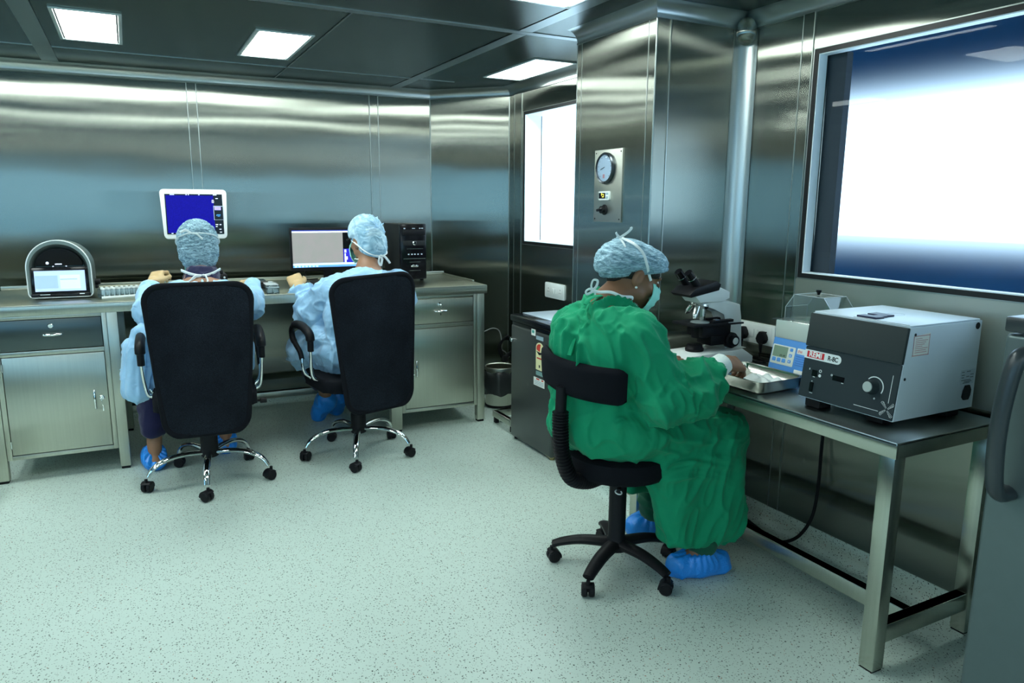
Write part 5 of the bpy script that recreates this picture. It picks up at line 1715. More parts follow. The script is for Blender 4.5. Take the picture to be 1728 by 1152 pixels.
def folds(Vt, Q, zones, seed=1):
    """push cloth into folds. zone: (a, b, reach, freq_along, freq_across, amp): noise stretched in the frame of segment a-b"""
    Nn = normals(Vt, Q)
    tot = np.zeros(len(Vt)); ws = np.zeros(len(Vt)) + 1e-6
    for zi, (a, b, reach, fa, fc, amp) in enumerate(zones):
        a, b = np.array(a, float), np.array(b, float)
        ab = b - a; L = np.linalg.norm(ab); ax = ab / L
        up = np.array([0, 0, 1.]) if abs(ax[2]) < .9 else np.array([1., 0, 0])
        e1 = np.cross(ax, up); e1 /= np.linalg.norm(e1); e2 = np.cross(ax, e1)
        R = Vt - a
        t = np.clip(R @ ax / L, 0, 1)
        dist = np.linalg.norm(R - t[:, None] * ab, axis=1)
        w = np.exp(-(dist / reach) ** 2)
        C = np.stack([R @ ax * fa, R @ e1 * fc, R @ e2 * fc], 1)
        wp = np.stack([vnoise(C * .7 + 9, seed + zi), vnoise(C * .7 + 31, seed + zi + 5), vnoise(C * .7 + 57, seed + zi + 9)], 1)
        C2 = C + .55 * wp
        n1 = 1 - 2 * np.abs(vnoise(C2, seed + zi + 20))          # ridged
        n2 = 1 - 2 * np.abs(vnoise(C2 * 2.1 + 5, seed + zi + 40))
        sharp = lambda q: np.sign(q) * np.abs(q) ** 1.5
        d = amp * (1.6 * sharp(n1) + .8 * sharp(n2))
        tot += w * d; ws += w
    d = tot / np.maximum(ws, .25)
    return Vt + Nn * d[:, None]

def put_mesh(name, Vt, Q, m, parent, slots=None, smooth=True):
    me = bpy.data.meshes.new(name)
    me.from_pydata(Vt.tolist(), [], Q.tolist())
    ms = m if isinstance(m, (list, tuple)) else [m]
    for x in ms: me.materials.append(x)
    if slots is not None:
        me.polygons.foreach_set('material_index', slots.astype(np.int32))
    if smooth: me.shade_smooth()
    me.update()
    o = bpy.data.objects.new(name, me)
    return link(o, parent)

def place(parent_loc, Vt): return Vt - np.array(parent_loc)[None, :]

# ---------------------------------------------------------------- cloth and skin materials
def cloth_mat(name, col, rough=.75, streak=.12, fine=900, bump=.25, sheen=.2, trans=0.0, wr=26, wrb=.5):
    m, nt, b = nodes(name)
    tc = N(nt, 'ShaderNodeTexCoord')
    n1 = N(nt, 'ShaderNodeTexNoise', i_Scale=float(wr), i_Detail=5.0, i_Roughness=.6, i_Distortion=.8)
    nt.links.new(tc.outputs['Object'], n1.inputs['Vector'])
    mx = N(nt, 'ShaderNodeMix', data_type='RGBA')
    mx.inputs['A'].default_value = (*[c * (1 - streak) for c in col], 1)
    mx.inputs['B'].default_value = (*[min(1, c * (1 + streak)) for c in col], 1)
    nt.links.new(n1.outputs['Fac'], mx.inputs['Factor'])
    nt.links.new(mx.outputs['Result'], b.inputs['Base Color'])
    b.inputs['Roughness'].default_value = rough
    b.inputs['Specular IOR Level'].default_value = .25
    b.inputs['Sheen Weight'].default_value = sheen
    rid = N(nt, 'ShaderNodeTexNoise', i_Scale=float(wr) * .8, i_Detail=3.0, i_Distortion=1.2)
    rid.noise_type = 'RIDGED_MULTIFRACTAL'
    nt.links.new(tc.outputs['Object'], rid.inputs['Vector'])
    b1 = N(nt, 'ShaderNodeBump', i_Strength=wrb, i_Distance=.007)
    nt.links.new(rid.outputs['Fac'], b1.inputs['Height'])
    b2 = N(nt, 'ShaderNodeBump', i_Strength=bump, i_Distance=.0006)
    f = N(nt, 'ShaderNodeTexNoise', i_Scale=float(fine), i_Detail=1.0)
    nt.links.new(tc.outputs['Object'], f.inputs['Vector'])
    nt.links.new(f.outputs['Fac'], b2.inputs['Height'])
    nt.links.new(b1.outputs['Normal'], b2.inputs['Normal'])
    nt.links.new(b2.outputs['Normal'], b.inputs['Normal'])
    return m
M_GREEN = cloth_mat('green_gown_cloth', (.003, .27, .125), .8, .10, wr=10, wrb=.9, sheen=.06)
M_GREEND = cloth_mat('dark_green_cloth', (.004, .085, .045), .85, .10, wr=15, wrb=.2)
M_BLUEG = cloth_mat('pale_blue_gown', (.34, .58, .82), .6, .12, wr=20, wrb=.8, sheen=.2)
M_NAVY = cloth_mat('navy_trousers', (.010, .010, .050), .85, .15, wr=20, wrb=.2)
M_CUFF = cloth_mat('white_cuff', (.72, .80, .76), .85, .05, wr=60, wrb=.3)
M_SKIN = mat('skin', (.235, .115, .062), .5, noise=.08, nscale=30, sub=.08)
M_SKINL = mat('light_skin', (.32, .165, .095), .5, noise=.08, nscale=30, sub=.08)
M_GLOVE = mat('latex_glove', (.56, .40, .21), .42, noise=.05, nscale=50, bump=.3, bscale=80)
M_HAIR = mat('black_hair', (.008, .007, .007), .5, bump=.5, bscale=300)
M_MASK = cloth_mat('mint_mask', (.32, .78, .68), .7, .05, wr=40, wrb=.2)
M_TIE = mat('white_tie', (.80, .86, .86), .7)
M_TIEB = mat('pale_blue_tie', (.42, .68, .90), .7)
M_SHOE = None
def shoe_mat():
    m, nt, b = nodes('blue_shoe_cover')
    b.inputs['Base Color'].default_value = (.02, .28, .88, 1)
    b.inputs['Roughness'].default_value = .28
    tc = N(nt, 'ShaderNodeTexCoord')
    n1 = N(nt, 'ShaderNodeTexNoise', i_Scale=45.0, i_Detail=4.0, i_Distortion=1.5)
    n1.noise_type = 'RIDGED_MULTIFRACTAL'
    nt.links.new(tc.outputs['Object'], n1.inputs['Vector'])
    b1 = N(nt, 'ShaderNodeBump', i_Strength=.6, i_Distance=.004)
    nt.links.new(n1.outputs['Fac'], b1.inputs['Height']); nt.links.new(b1.outputs['Normal'], b.inputs['Normal'])
    return m
M_SHOE = shoe_mat()
def cap_mat(name, dark, light, rows, amount=.5):
    """crimped bouffant cap: fine wavy ribs with darker hair showing between them"""
    m, nt, b = nodes(name)
    tc = N(nt, 'ShaderNodeTexCoord')
    mp = N(nt, 'ShaderNodeMapping'); mp.inputs['Scale'].default_value = rows
    nt.links.new(tc.outputs['Object'], mp.inputs['Vector'])
    n1 = N(nt, 'ShaderNodeTexNoise', i_Scale=1.0, i_Detail=3.0, i_Roughness=.55, i_Distortion=1.6)
    nt.links.new(mp.outputs[0], n1.inputs['Vector'])
    w = N(nt, 'ShaderNodeMapRange', interpolation_type='SMOOTHSTEP')
    w.inputs['From Min'].default_value = .34; w.inputs['From Max'].default_value = .70
    nt.links.new(n1.outputs['Fac'], w.inputs['Value'])
    mx = N(nt, 'ShaderNodeMix', data_type='RGBA')
    mx.inputs['A'].default_value = (*dark, 1); mx.inputs['B'].default_value = (*light, 1)
    nt.links.new(w.outputs[0], mx.inputs['Factor'])
    nt.links.new(mx.outputs['Result'], b.inputs['Base Color'])
    bp = N(nt, 'ShaderNodeBump', i_Strength=amount, i_Distance=.006)
    nt.links.new(n1.outputs['Fac'], bp.inputs['Height']); nt.links.new(bp.outputs['Normal'], b.inputs['Normal'])
    b.inputs['Roughness'].default_value = .7
    b.inputs['Specular IOR Level'].default_value = .3
    return m

# ---------------------------------------------------------------- anatomy
class Head:
    def __init__(s, c, f, u, k=1.0):
        s.c = np.array(c, float)
        f = np.array(f, float); f /= np.linalg.norm(f)
        u = np.array(u, float); u = u - f * (u @ f); u /= np.linalg.norm(u)
        s.f, s.u, s.r, s.k = f, u, np.cross(f, u), k
        s.A = [s.r, s.f, s.u]
    def p(s, r, f, u): return s.c + s.k * (s.r * r + s.f * f + s.u * u)
    def skull(s, F, ears=True):
        k = s.k; A = s.A
        def E(r, f, u, a, b, c, kk=.02, mode='add'): F.ell(s.p(r, f, u), (a * k, b * k, c * k), A, kk, mode)
        E(0, -.010, .030, .072, .095, .085)
        E(0, .030, -.040, .058, .062, .070, .03)
        E(0, .066, -.098, .026, .024, .020, .03)
        F.cap(s.p(0, .086, .008), s.p(0, .112, -.036), .009 * k, .013 * k, .012)
        E(.013, .098, -.040, .010, .012, .009, .008); E(-.013, .098, -.040, .010, .012, .009, .008)
        for e in (-1, 1):
            E(e * .036, .066, -.030, .022, .022, .018, .02)
            E(e * .030, .080, .022, .026, .014, .010, .015)
            E(e * .052, .010, -.070, .016, .036, .020, .03)
            E(e * .031, .094, .003, .016, .012, .011, .008, 'sub')
            E(e * .031, .078, .002, .0135, .013, .012, .004)
        E(0, .092, -.070, .022, .014, .007, .008); E(0, .089, -.083, .018, .014, .007, .008)
        if ears:
            for e in (-1, 1):
                F.ell(s.p(e * .080, -.012, -.012), (.012 * k, .021 * k, .033 * k), [s.r * .94 - s.f * e * .34, s.f * .94 + s.r * e * .34, s.u], .008)
                F.ell(s.p(e * .079, -.004, -.042), (.007 * k, .010 * k, .012 * k), A, .006)
                F.ell(s.p(e * .092, -.008, -.010), (.007 * k, .010 * k, .018 * k), A, .006, 'sub')

def hand(F, w, d, n, side, curl, k=.012, sc=1.0, grow=0.0, thumb=(.55, .35), spread=1.0):
    """five fingered hand. w wrist, d towards the fingers, n back of the hand, side = thumb side vector"""
    w = np.array(w, float); d = np.array(d, float); d /= np.linalg.norm(d)
    n = np.array(n, float); n = n - d * (n @ d); n /= np.linalg.norm(n)
    s_ = np.cross(d, n)
    if s_ @ np.array(side, float) < 0: s_ = -s_
    g = grow
    P = lambda a, b, c: w + sc * (d * a + s_ * b + n * c)
    F.cap(P(.0, 0, 0), P(.045, 0, 0), .026 * sc + g, .030 * sc + g, .02, (n, .62))
    for q in (-.027, -.009, .009, .027):
        F.cap(P(.02, q * .75, 0), P(.083, q, .002), .0135 * sc + g, .0115 * sc + g, .014)
    F.ell(P(.040, .026, -.008), ((.020) * sc + g, (.016) * sc + g, (.012) * sc + g), [d, s_, n], .018)
    L = ((.040, .025, .019), (.044, .028, .020), (.041, .026, .020), (.032, .019, .017))
    for i, q in enumerate((.028, .0095, -.0095, -.028)):
        p = P(.086, q, .002)
        ang = 0.0
        sp = (.10, .03, -.04, -.12)[i] * spread
        base = d * math.cos(sp) + s_ * math.sin(sp)
        r = (.0085, .0088, .0083, .0074)[i] * sc + g
        for j in range(3):
            ang += curl[i][j]
            v = base * math.cos(ang) - n * math.sin(ang)
            p2 = p + v * L[i][j] * sc
            F.cap(p, p2, r * (1 - .08 * j), r * (1 - .08 * (j + 1)), .004)
            F.ell(p, (r * 1.08,) * 3, None, .004)
            p = p2
    p = P(.026, .030, -.010)
    t0 = d * math.cos(thumb[0]) + s_ * math.sin(thumb[0]) - n * .25
    t0 /= np.linalg.norm(t0)
    t1 = d * math.cos(thumb[1]) + s_ * math.sin(thumb[1]) - n * .45; t1 /= np.linalg.norm(t1)
    t2 = d * math.cos(thumb[1] - .5) + s_ * math.sin(thumb[1] - .5) - n * .6; t2 /= np.linalg.norm(t2)
    a = p + t0 * .034 * sc; b = a + t1 * .030 * sc; c = b + t2 * .024 * sc
    F.cap(p, a, .0125 * sc + g, .0105 * sc + g, .012); F.cap(a, b, .0102 * sc + g, .0094 * sc + g, .004); F.cap(b, c, .0094 * sc + g, .0076 * sc + g, .004)

def strap(name, pts, w, m, parent, up=(0, 0, 1), th=.28, n=8):
    p = smooth_path([V(q) for q in pts], n)
    return MB().tube(p, w, 8, flat=(up, th)).build(name, m, parent)

def mask_mesh(h, parent, loc, m, sgn=1.0):
    """pleated surgical mask over nose and chin"""
    rows = []
    nu, nv = 28, 22
    for i in range(nv + 1):
        v = i / nv
        z = .006 - .128 * v
        Rf = np.interp(v, [0, .12, .33, .55, .8, 1.0], [.106, .120, .130, .124, .112, .088])
        Wd = np.interp(v, [0, .3, .7, 1], [.060, .072, .074, .060])
        pl = .0035 * (1 if int(v * 9) % 2 else 0)
        row = []
        for j in range(nu + 1):
            u = -1 + 2 * j / nu
            ph = u * math.radians(64)
            edge = min(1, (1 - abs(u)) * 5)
            f = .020 + (Rf - .020 + pl * edge) * math.cos(ph) ** .8
            row.append(V(h.p(Wd * math.sin(ph) * 1.0, f, z - .010 * abs(u))) - V(loc))
        rows.append(row)
    mb = MB(); mb.grid(rows)
    o = mb.build('face_mask', m, parent, angle=70)
    md = o.modifiers.new('thickness', 'SOLIDIFY'); md.thickness = .002
    return o
# ---------------------------------------------------------------- shared clothing pieces
A_ = np.array
def ribbon(name, pts, w, m, parent, loc, up=(0, 0, 1), th=.22, n=7):
    L = V(loc)
    p = smooth_path([V(tuple(q)) - L for q in pts], n)
    return MB().tube(p, w, 8, flat=(up, th)).build(name, m, parent)

def shoe_cover(parent, loc, heel, toe, ankle, seed, rr=(.050, .043), top=.10, lift=True):
    h, t_, a = A_(heel, float), A_(toe, float), A_(ankle, float)
    allp = np.stack([h, t_, a])
    F = Field(allp.min(0) - .10, allp.max(0) + .10, .0055)
    F.cap(h, t_, rr[0], rr[1], .02)
    F.cap((h + t_) / 2 + (a - h) * .15, a, .046, .047, .045)
    up = a - (h + t_) / 2; up /= np.linalg.norm(up)
    F.cut(a + up * .004, up)
    if lift: F.cut((0, 0, .001), (0, 0, -1))
    Vt, Q = F.mesh(); Vt = relax(Vt, Q, 1)
    Nn = normals(Vt, Q)
    ax = (t_ - h) / np.linalg.norm(t_ - h)
    near = np.clip(1 - np.abs((Vt - a) @ up) / .07, 0, 1)
    ang = np.arctan2((Vt - a) @ np.cross(up, ax), (Vt - a) @ ax)
    d = .0030 * near * np.sin(ang * 15 + 2 * vnoise(Vt * 20, seed)) + .006 * (1 - near) * (1 - 2 * np.abs(vnoise(Vt * 20, seed + 3)))
    if lift: d = np.where(Vt[:, 2] < .006, 0, d)
    Vt = Vt + Nn * d[:, None]
    if lift: Vt[:, 2] = np.maximum(Vt[:, 2], .001)
    return put_mesh('shoe_cover', place(loc, Vt), Q, M_SHOE, parent)

def bouffant(h, parent, loc, m, parts_, plane, seed, wr=.004, band=True, tilt=None, hh=.0042):
    pts = A_([h.p(0, 0, .03)])
    F = Field(pts.min(0) - .22 * h.k, pts.max(0) + .22 * h.k, hh)
    for (r, f, u, a, b, c) in parts_:
        F.ell(h.p(r, f, u), (a * h.k, b * h.k, c * h.k), h.A, .03)
    p0, nrm = plane
    nn = h.r * nrm[0] + h.f * nrm[1] + h.u * nrm[2]
    F.cut(h.p(*p0), nn)
    Vt, Q = F.mesh(); Vt = relax(Vt, Q, 2)
    Nn = normals(Vt, Q)
    L = (Vt - h.c) @ A_(h.A).T
    nn = nn / np.linalg.norm(nn)
    dist = -(Vt - h.p(*p0)) @ nn
    edge = np.clip(1 - np.abs(dist - .006) / .012, 0, 1)
    ang = np.arctan2(L[:, 0], L[:, 1])
    q = np.stack([L[:, 1] * 16, L[:, 0] * 16, L[:, 2] * 60], 1)
    q += 1.2 * np.stack([vnoise(L * 22, seed + 7), vnoise(L * 22, seed + 8), vnoise(L * 22, seed + 9)], 1)
    d = wr * (1 - 2 * np.abs(vnoise(q, seed))) * np.clip(dist / .03, 0, 1)
    d += .0012 * edge * np.sin(ang * 70) - .003 * np.clip(1 - np.abs(dist - .014) / .006, 0, 1)
    Vt = Vt + Nn * d[:, None]
    return put_mesh('surgical_cap', place(loc, Vt), Q, m, parent)

def skin_mesh(F, parent, loc, m, it=1):
    Vt, Q = F.mesh(); Vt = relax(Vt, Q, it)
    return put_mesh('body', place(loc, Vt), Q, m, parent)

# ================================================================ worker in green at the microscope
WL = (1.56, 2.20, 0.0)
W = thing('person', 'worker in a green surgical gown seated sideways at the microscope table', 'person', WL)
wf = A_([.970, .242, 0.0])
wh = Head((1.650, 2.200, 1.168), (.87, -.24, -.43), (0, 0, 1), .97)
neck0 = A_([1.535, 2.205, 1.035])
nsh, nel, nwr = A_([1.540, 2.030, .955]), A_([1.605, 1.945, .755]), A_([1.915, 1.992, .846])
fsh, fel, fwr = A_([1.490, 2.335, .935]), A_([1.690, 2.390, .810]), A_([1.825, 2.265, .812])
nhip, nkn, nan = A_([1.55, 2.10, .60]), A_([2.035, 2.075, .520]), A_([1.880, 2.02, .10])
fhip, fkn, fan = A_([1.52, 2.30, .60]), A_([1.99, 2.35, .52]), A_([1.93, 2.375, .10])
ndir = A_([.95, .10, -.16]); fdir = A_([.97, -.08, .06])
F = Field((1.30, 1.84, 0.0), (2.16, 2.52, 1.36), .0045)
wh.skull(F)
F.cap(neck0, wh.p(0, -.028, -.055), .056, .052, .03)
F.cap(neck0 - A_([.02, 0, .03]), neck0 + A_([0, 0, .02]), .085, .060, .05)
F.ell((1.48, 2.20, .92), (.11, .165, .14), [wf, (.242, -.97, 0), (0, 0, 1)], .05)
F.ell((1.52, 2.20, .68), (.12, .155, .16), [wf, (.242, -.97, 0), (0, 0, 1)], .06)
for (s0, e0, w0) in ((nsh, nel, nwr), (fsh, fel, fwr)):
    F.cap(neck0 - A_([0.02, 0, .04]), s0, .05, .05, .05)
    F.cap(s0, e0, .050, .040, .03); F.cap(e0, w0, .040, .026, .02)
for (h0, k0, a0) in ((nhip, nkn, nan), (fhip, fkn, fan)):
    F.cap(h0, k0, .085, .055, .05); F.cap(k0, a0, .052, .034, .03)
F.cap(nan, (1.80, 2.035, .035), .034, .03, .03); F.cap((1.80, 2.035, .035), (1.96, 1.998, .030), .030, .026, .03)
F.cap(fan, (1.86, 2.40, .035), .034, .03, .03); F.cap((1.86, 2.40, .035), (2.00, 2.365, .030), .030, .026, .03)
hand(F, nwr, ndir, (.50, -.45, .74), (0, 1, .1), ((.70, .75, .45), (.75, .80, .45), (.80, .80, .45), (.85, .80, .45)), sc=1.04, thumb=(.5, .25))
hand(F, fwr, fdir, (-.10, -.45, .89), (.2, -1, .2), ((.35, .55, .35), (.40, .6, .35), (.45, .6, .35), (.5, .65, .35)), sc=.94, thumb=(.55, .4))
skin_mesh(F, W, WL, M_SKIN)

# gown
G = Field((1.24, 1.80, .08), (2.22, 2.56, 1.16), .0055)
ax_ = [wf, A_([.242, -.97, 0]), A_([0, 0, 1.])]
G.ell((1.505, 2.19, .83), (.155, .190, .235), ax_, .05)
G.ell((1.487, 2.19, .915), (.140, .175, .115), ax_, .06)
G.ell((1.54, 2.195, .625), (.185, .205, .122), ax_, .06)
G.cap((1.505, 2.205, .965), (1.548, 2.203, 1.026), .105, .066, .05)
G.cap(nsh + A_([-.03, .05, -.005]), nsh, .078, .074, .05)
G.cap(fsh + A_([-.0, -.05, -.005]), fsh, .075, .072, .05)
G.cap(nsh, nel + A_([.01, 0, .0]), .074, .076, .035)
G.cap(nel + A_([.0, 0, -.01]), (1.73, 1.955, .770), .078, .078, .035)
G.cap((1.73, 1.955, .770), (1.815, 1.973, .808), .078, .052, .03)
G.cap(fsh, fel, .080, .075, .035); G.cap(fel, fwr - fdir * .03, .075, .046, .03)
G.cap(nhip + A_([.02, 0, .01]), nkn + A_([-.01, 0, .012]), .112, .090, .05)
G.cap(fhip + A_([.02, 0, .01]), fkn + A_([-.01, 0, .012]), .110, .088, .05)
G.cap((1.60, 2.20, .64), (1.97, 2.215, .565), .10, .065, .07)
# hanging skirt of the gown, near side and far side
G.cap((1.985, 2.055, .47), (1.985, 2.035, .20), .075, .068, .04, ((0, 1, 0), .8))
G.box((1.872, 2.030, .318), (.172, .066, .196), [(.985, -.05, .16), (.05, .998, 0), (-.16, 0, .985)], .045, .06)
G.cap((1.70, 2.06, .50), (1.745, 2.05, .26), .055, .05, .06, ((0, 1, 0), .7))
G.cap((1.97, 2.35, .46), (1.95, 2.37, .24), .075, .065, .04, ((0, 1, 0), .8))
G.box((1.86, 2.36, .36), (.10, .04, .14), None, .035, .05)
G.cut((1.72, 2.0, .160), (-.21, 0, -1))
# neckline and lap creases
G.cap((1.60, 2.03, .685), (1.78, 2.02, .655), .028, .012, .03)
G.cap((1.79, 2.10, .660), (1.83, 2.02, .560), .018, .010, .03)
G.cap((1.47, 2.02, .66), (1.62, 1.995, .60), .02, .012, .03)
Vt, Q = G.mesh(); Vt = relax(Vt, Q, 3)
Vt = folds(Vt, Q, [((1.46, 2.2, 1.04), (1.50, 2.2, .62), .17, 3.0, 12, .019),
                   ((1.52, 1.98, .96), nel, .085, 7, 14, .015),
                   (nel, (1.86, 1.985, .825), .09, 16, 7, .022),
                   (fsh, fel, .09, 7, 13, .010), (fel, fwr, .08, 14, 8, .010),
                   ((1.55, 2.12, .60), nkn, .14, 5, 11, .016),
                   ((2.0, 2.05, .48), (1.88, 2.03, .14), .15, 2.5, 12, .010)], 3)
put_mesh('surgical_gown', place(WL, Vt), Q, M_GREEN, W)
# cuff
F = Field((1.74, 1.90, .73), (1.98, 2.07, .92), .004)
d_ = (nwr - A_([1.73, 1.955, .770])); d_ /= np.linalg.norm(d_)
F.cap(A_([1.800, 1.970, .802]), nwr + d_ * .004, .050, .040, .01)
F.cut(nwr + d_ * .002, d_); F.cut(A_([1.80, 1.97, .80]), -d_)
Vt, Q = F.mesh(); Vt = relax(Vt, Q, 1)
put_mesh('cuff', place(WL, Vt), Q, M_CUFF, W)
# trousers
F = Field((1.70, 1.90, .02), (2.16, 2.48, .62), .0065)
F.cap(nkn, nan + A_([.005, 0, .015]), .060, .050, .03); F.cap(fkn, fan + A_([.0, 0, .03]), .078, .062, .0)
F.cut((0, 0, .088), (0, 0, -1))
Vt, Q = F.mesh(); Vt = relax(Vt, Q, 2)
Vt = folds(Vt, Q, [(nkn, nan, .12, 10, 6, .008), (fkn, fan, .12, 10, 6, .008)], 9)
put_mesh('trousers', place(WL, Vt), Q, M_GREEND, W)
shoe_cover(W, WL, (1.795, 2.036, .046), (1.965, 1.998, .038), (1.875, 2.018, .094), 5, (.052, .046))
shoe_cover(W, WL, (1.865, 2.400, .046), (2.000, 2.365, .038), (1.930, 2.376, .094), 8, (.052, .046))
# hair at the nape and temple, cap, mask, ties
def hair_patch(h, parent, loc, parts_):
    F = Field(h.c - .16, h.c + .16, .0045)
    for (r, f, u, a, b, c) in parts_: F.ell(h.p(r, f, u), (a * h.k, b * h.k, c * h.k), h.A, .015)
    Vt, Q = F.mesh(); Vt = relax(Vt, Q, 1)
    Nn = normals(Vt, Q)
    L = (Vt - h.c) @ A_(h.A).T
    Vt = Vt + Nn * (.0012 * vnoise(np.stack([L[:, 0] * 200, L[:, 1] * 200, L[:, 2] * 25], 1), 4))[:, None]
    return put_mesh('hair', place(loc, Vt), Q, M_HAIR, parent)
hair_patch(wh, W, WL, [(0, -.030, .020, .0745, .082, .080), (.052, .040, .030, .022, .036, .022), (-.052, .040, .030, .022, .036, .022), (0, -.068, -.040, .045, .034, .034), (0, .045, .075, .055, .045, .03)])
M_CAPW = cap_mat('crimped_blue_cap', (.15, .27, .34), (.40, .60, .70), (34, 34, 130), .9)
bouffant(wh, W, WL, M_CAPW, [(0, -.020, .046, .088, .120, .076), (0, -.092, .004, .084, .074, .074), (0, .045, .056, .078, .064, .050)], ((0, 0, .002), (0, .60, -1)), 2, .006)
cp = [wh.p(.078 * math.cos(a), -.008 + .108 * math.sin(a), .010 + .42 * (-.008 + .108 * math.sin(a))) for a in [2 * PI * k / 40 for k in range(40)]]
mask_mesh(wh, W, WL, M_MASK)
# upper mask tie: cheek, over the ear, up the cap to the bow; both sides
for s in (1, -1):
    ribbon('mask_tie', [wh.p(s * .066, .045, .000), wh.p(s * .076, .018, .022), wh.p(s * .094, -.005, .040), wh.p(s * .098, -.045, .075), wh.p(s * .082, -.090, .092), wh.p(s * .012, -.125, .098)], .0052, M_TIE, W, WL, tuple(wh.r), .3)
b0 = wh.p(.030, -.128, .094)
for q in ([b0, b0 + A_([.02, -.02, .02]), b0 + A_([.028, -.03, .034]), b0 + A_([.024, -.032, .038])], [b0, b0 + A_([.004, -.03, -.03]), b0 + A_([.012, -.035, -.058]), b0 + A_([-.002, -.04, -.072])], [b0, b0 + A_([-.02, -.01, .012]), b0 + A_([-.026, -.012, .02])]):
    ribbon('tie_bow', q, .0048, M_TIE, W, WL, (0, 1, 0), .35)
# lower tie: jaw, along the neck to the knot at the nape
kn = A_([1.462, 2.195, 1.118])
ribbon('mask_tie', [wh.p(.060, .040, -.105), wh.p(.066, .012, -.112), A_([1.600, 2.140, 1.090]), A_([1.555, 2.140, 1.096]), A_([1.515, 2.155, 1.112]), A_([1.480, 2.180, 1.112]), kn], .0055, M_TIE, W, WL, (.2, -1, .2), .3)
ribbon('mask_tie', [wh.p(-.060, .040, -.105), wh.p(-.066, .012, -.112), A_([1.575, 2.275, 1.090]), A_([1.525, 2.268, 1.10]), A_([1.48, 2.225, 1.112]), kn], .0055, M_TIE, W, WL, (.2, 1, .2), .3)
ribbon('tie_bow', [kn, kn + A_([-.012, -.01, .018]), kn + A_([-.006, -.014, .038]), kn + A_([.012, -.014, .034]), kn + A_([.008, -.012, .014]), kn], .0045, M_TIE, W, WL, (0, 1, 0), .5)
ribbon('tie_bow', [kn, kn + A_([-.02, -.01, .006]), kn + A_([-.034, -.01, -.002]), kn + A_([-.028, -.01, -.012]), kn + A_([.0, -.012, -.004]), kn + A_([.004, -.014, -.03])], .0045, M_TIE, W, WL, (0, 1, 0), .5)
# gown ties at the nape and down the back opening
for q in ([(1.50, 2.185, 1.098), (1.455, 2.175, 1.082), (1.425, 2.17, 1.060), (1.408, 2.165, 1.02)], [(1.50, 2.185, 1.098), (1.45, 2.16, 1.10), (1.415, 2.15, 1.09), (1.40, 2.145, 1.075)], [(1.445, 2.17, 1.065), (1.405, 2.16, 1.01), (1.365, 2.15, .965), (1.335, 2.14, .90)], [(1.44, 2.18, 1.07), (1.39, 2.19, 1.02), (1.35, 2.20, .96), (1.325, 2.20, .92)]):
    ribbon('gown_tie', q, .0085, M_GREEN, W, WL, (1, .3, .6), .35)
for s in (1, -1):
    MB().ell(V(tuple(wh.p(s * .031, .082, .003))) - V(WL), (.0115, .0115, .0115)).build('eye', mat('eye_white', (.70, .68, .64), .2), W)
    ribbon('eyelid', [wh.p(s * .048, .083, -.001), wh.p(s * .040, .092, -.002), wh.p(s * .030, .096, -.003), wh.p(s * .018, .092, -.001)], .006, M_SKIN, W, WL, tuple(wh.f), 1.0)
    ribbon('eyelash', [wh.p(s * .050, .083, -.004), wh.p(s * .042, .096, -.008), wh.p(s * .030, .101, -.010), wh.p(s * .018, .095, -.006)], .0018, M_HAIR, W, WL, tuple(wh.f), .6)
    ribbon('eyebrow', [wh.p(s * .054, .074, .020), wh.p(s * .042, .088, .028), wh.p(s * .028, .095, .027), wh.p(s * .016, .097, .022)], .0040, M_HAIR, W, WL, tuple(wh.f), .5)
    MB().ell(V(tuple(wh.p(s * .089, -.006, -.048))) - V(WL), (.0048, .0048, .0048)).build('earring', M_RIM, W)

# ================================================================ worker at the white monitor
PL = (.28, 3.93, 0.0)
P1 = thing('person', 'worker in a pale blue gown seen from behind, facing the white monitor', 'person', PL)
pf = A_([.06, .998, 0]); pr = A_([.998, -.06, 0]); pu = A_([0, 0, 1.])
ph = Head((.303, 4.130, 1.185), (.05, .98, -.22), (0, 0, 1), 1.05)
neck0 = A_([.295, 4.01, 1.030])
Ls, Le, Lw = A_([.135, 3.98, .940]), A_([.050, 4.12, .870]), A_([.085, 4.42, .985])
Rs, Re, Rw = A_([.450, 3.96, .940]), A_([.545, 4.12, .875]), A_([.585, 4.36, .968])
Lh, Lk, La = A_([.19, 3.95, .565]), A_([.045, 4.34, .520]), A_([.022, 4.245, .10])
Rh, Rk, Ra = A_([.37, 3.95, .565]), A_([.42, 4.38, .520]), A_([.395, 4.36, .10])
ld, rd = A_([.35, .75, .55]), A_([-.15, .98, -.02])
LC = ((.7, .9, .5), (.8, .9, .5), (.85, .95, .5), (.9, .95, .5)); RC_ = ((.3, .4, .3), (.35, .4, .3), (.35, .45, .3), (.4, .5, .3))
def p1_body(F):
    ph.skull(F)
    F.cap(neck0, ph.p(0, -.028, -.055), .060, .055, .03)
    F.cap(neck0 - A_([0, .02, .04]), neck0 + A_([0, 0, .01]), .09, .065, .05)
    F.ell((.29, 3.92, .90), (.175, .11, .15), [pr, pf, pu], .05); F.ell((.283, 3.93, .67), (.16, .12, .15), [pr, pf, pu], .06)
    for (s0, e0, w0) in ((Ls, Le, Lw), (Rs, Re, Rw)):
        F.cap(neck0 - A_([0, .04, .04]), s0, .05, .05, .05); F.cap(s0, e0, .05, .042, .03); F.cap(e0, w0, .042, .028, .02)
    for (h0, k0, a0, toe) in ((Lh, Lk, La, (.010, 4.38, .032)), (Rh, Rk, Ra, (.405, 4.49, .032))):
        F.cap(h0, k0, .085, .056, .05); F.cap(k0, a0, .054, .036, .03); F.cap(a0 - A_([0, .03, .06]), toe, .032, .028, .03)
    hand(F, Lw, ld, (-.35, -.30, .88), (1, 0, .2), LC, sc=1.0, thumb=(.6, .15)); hand(F, Rw, rd, (0, .1, 1), (-1, 0, 0), RC_, sc=1.0)
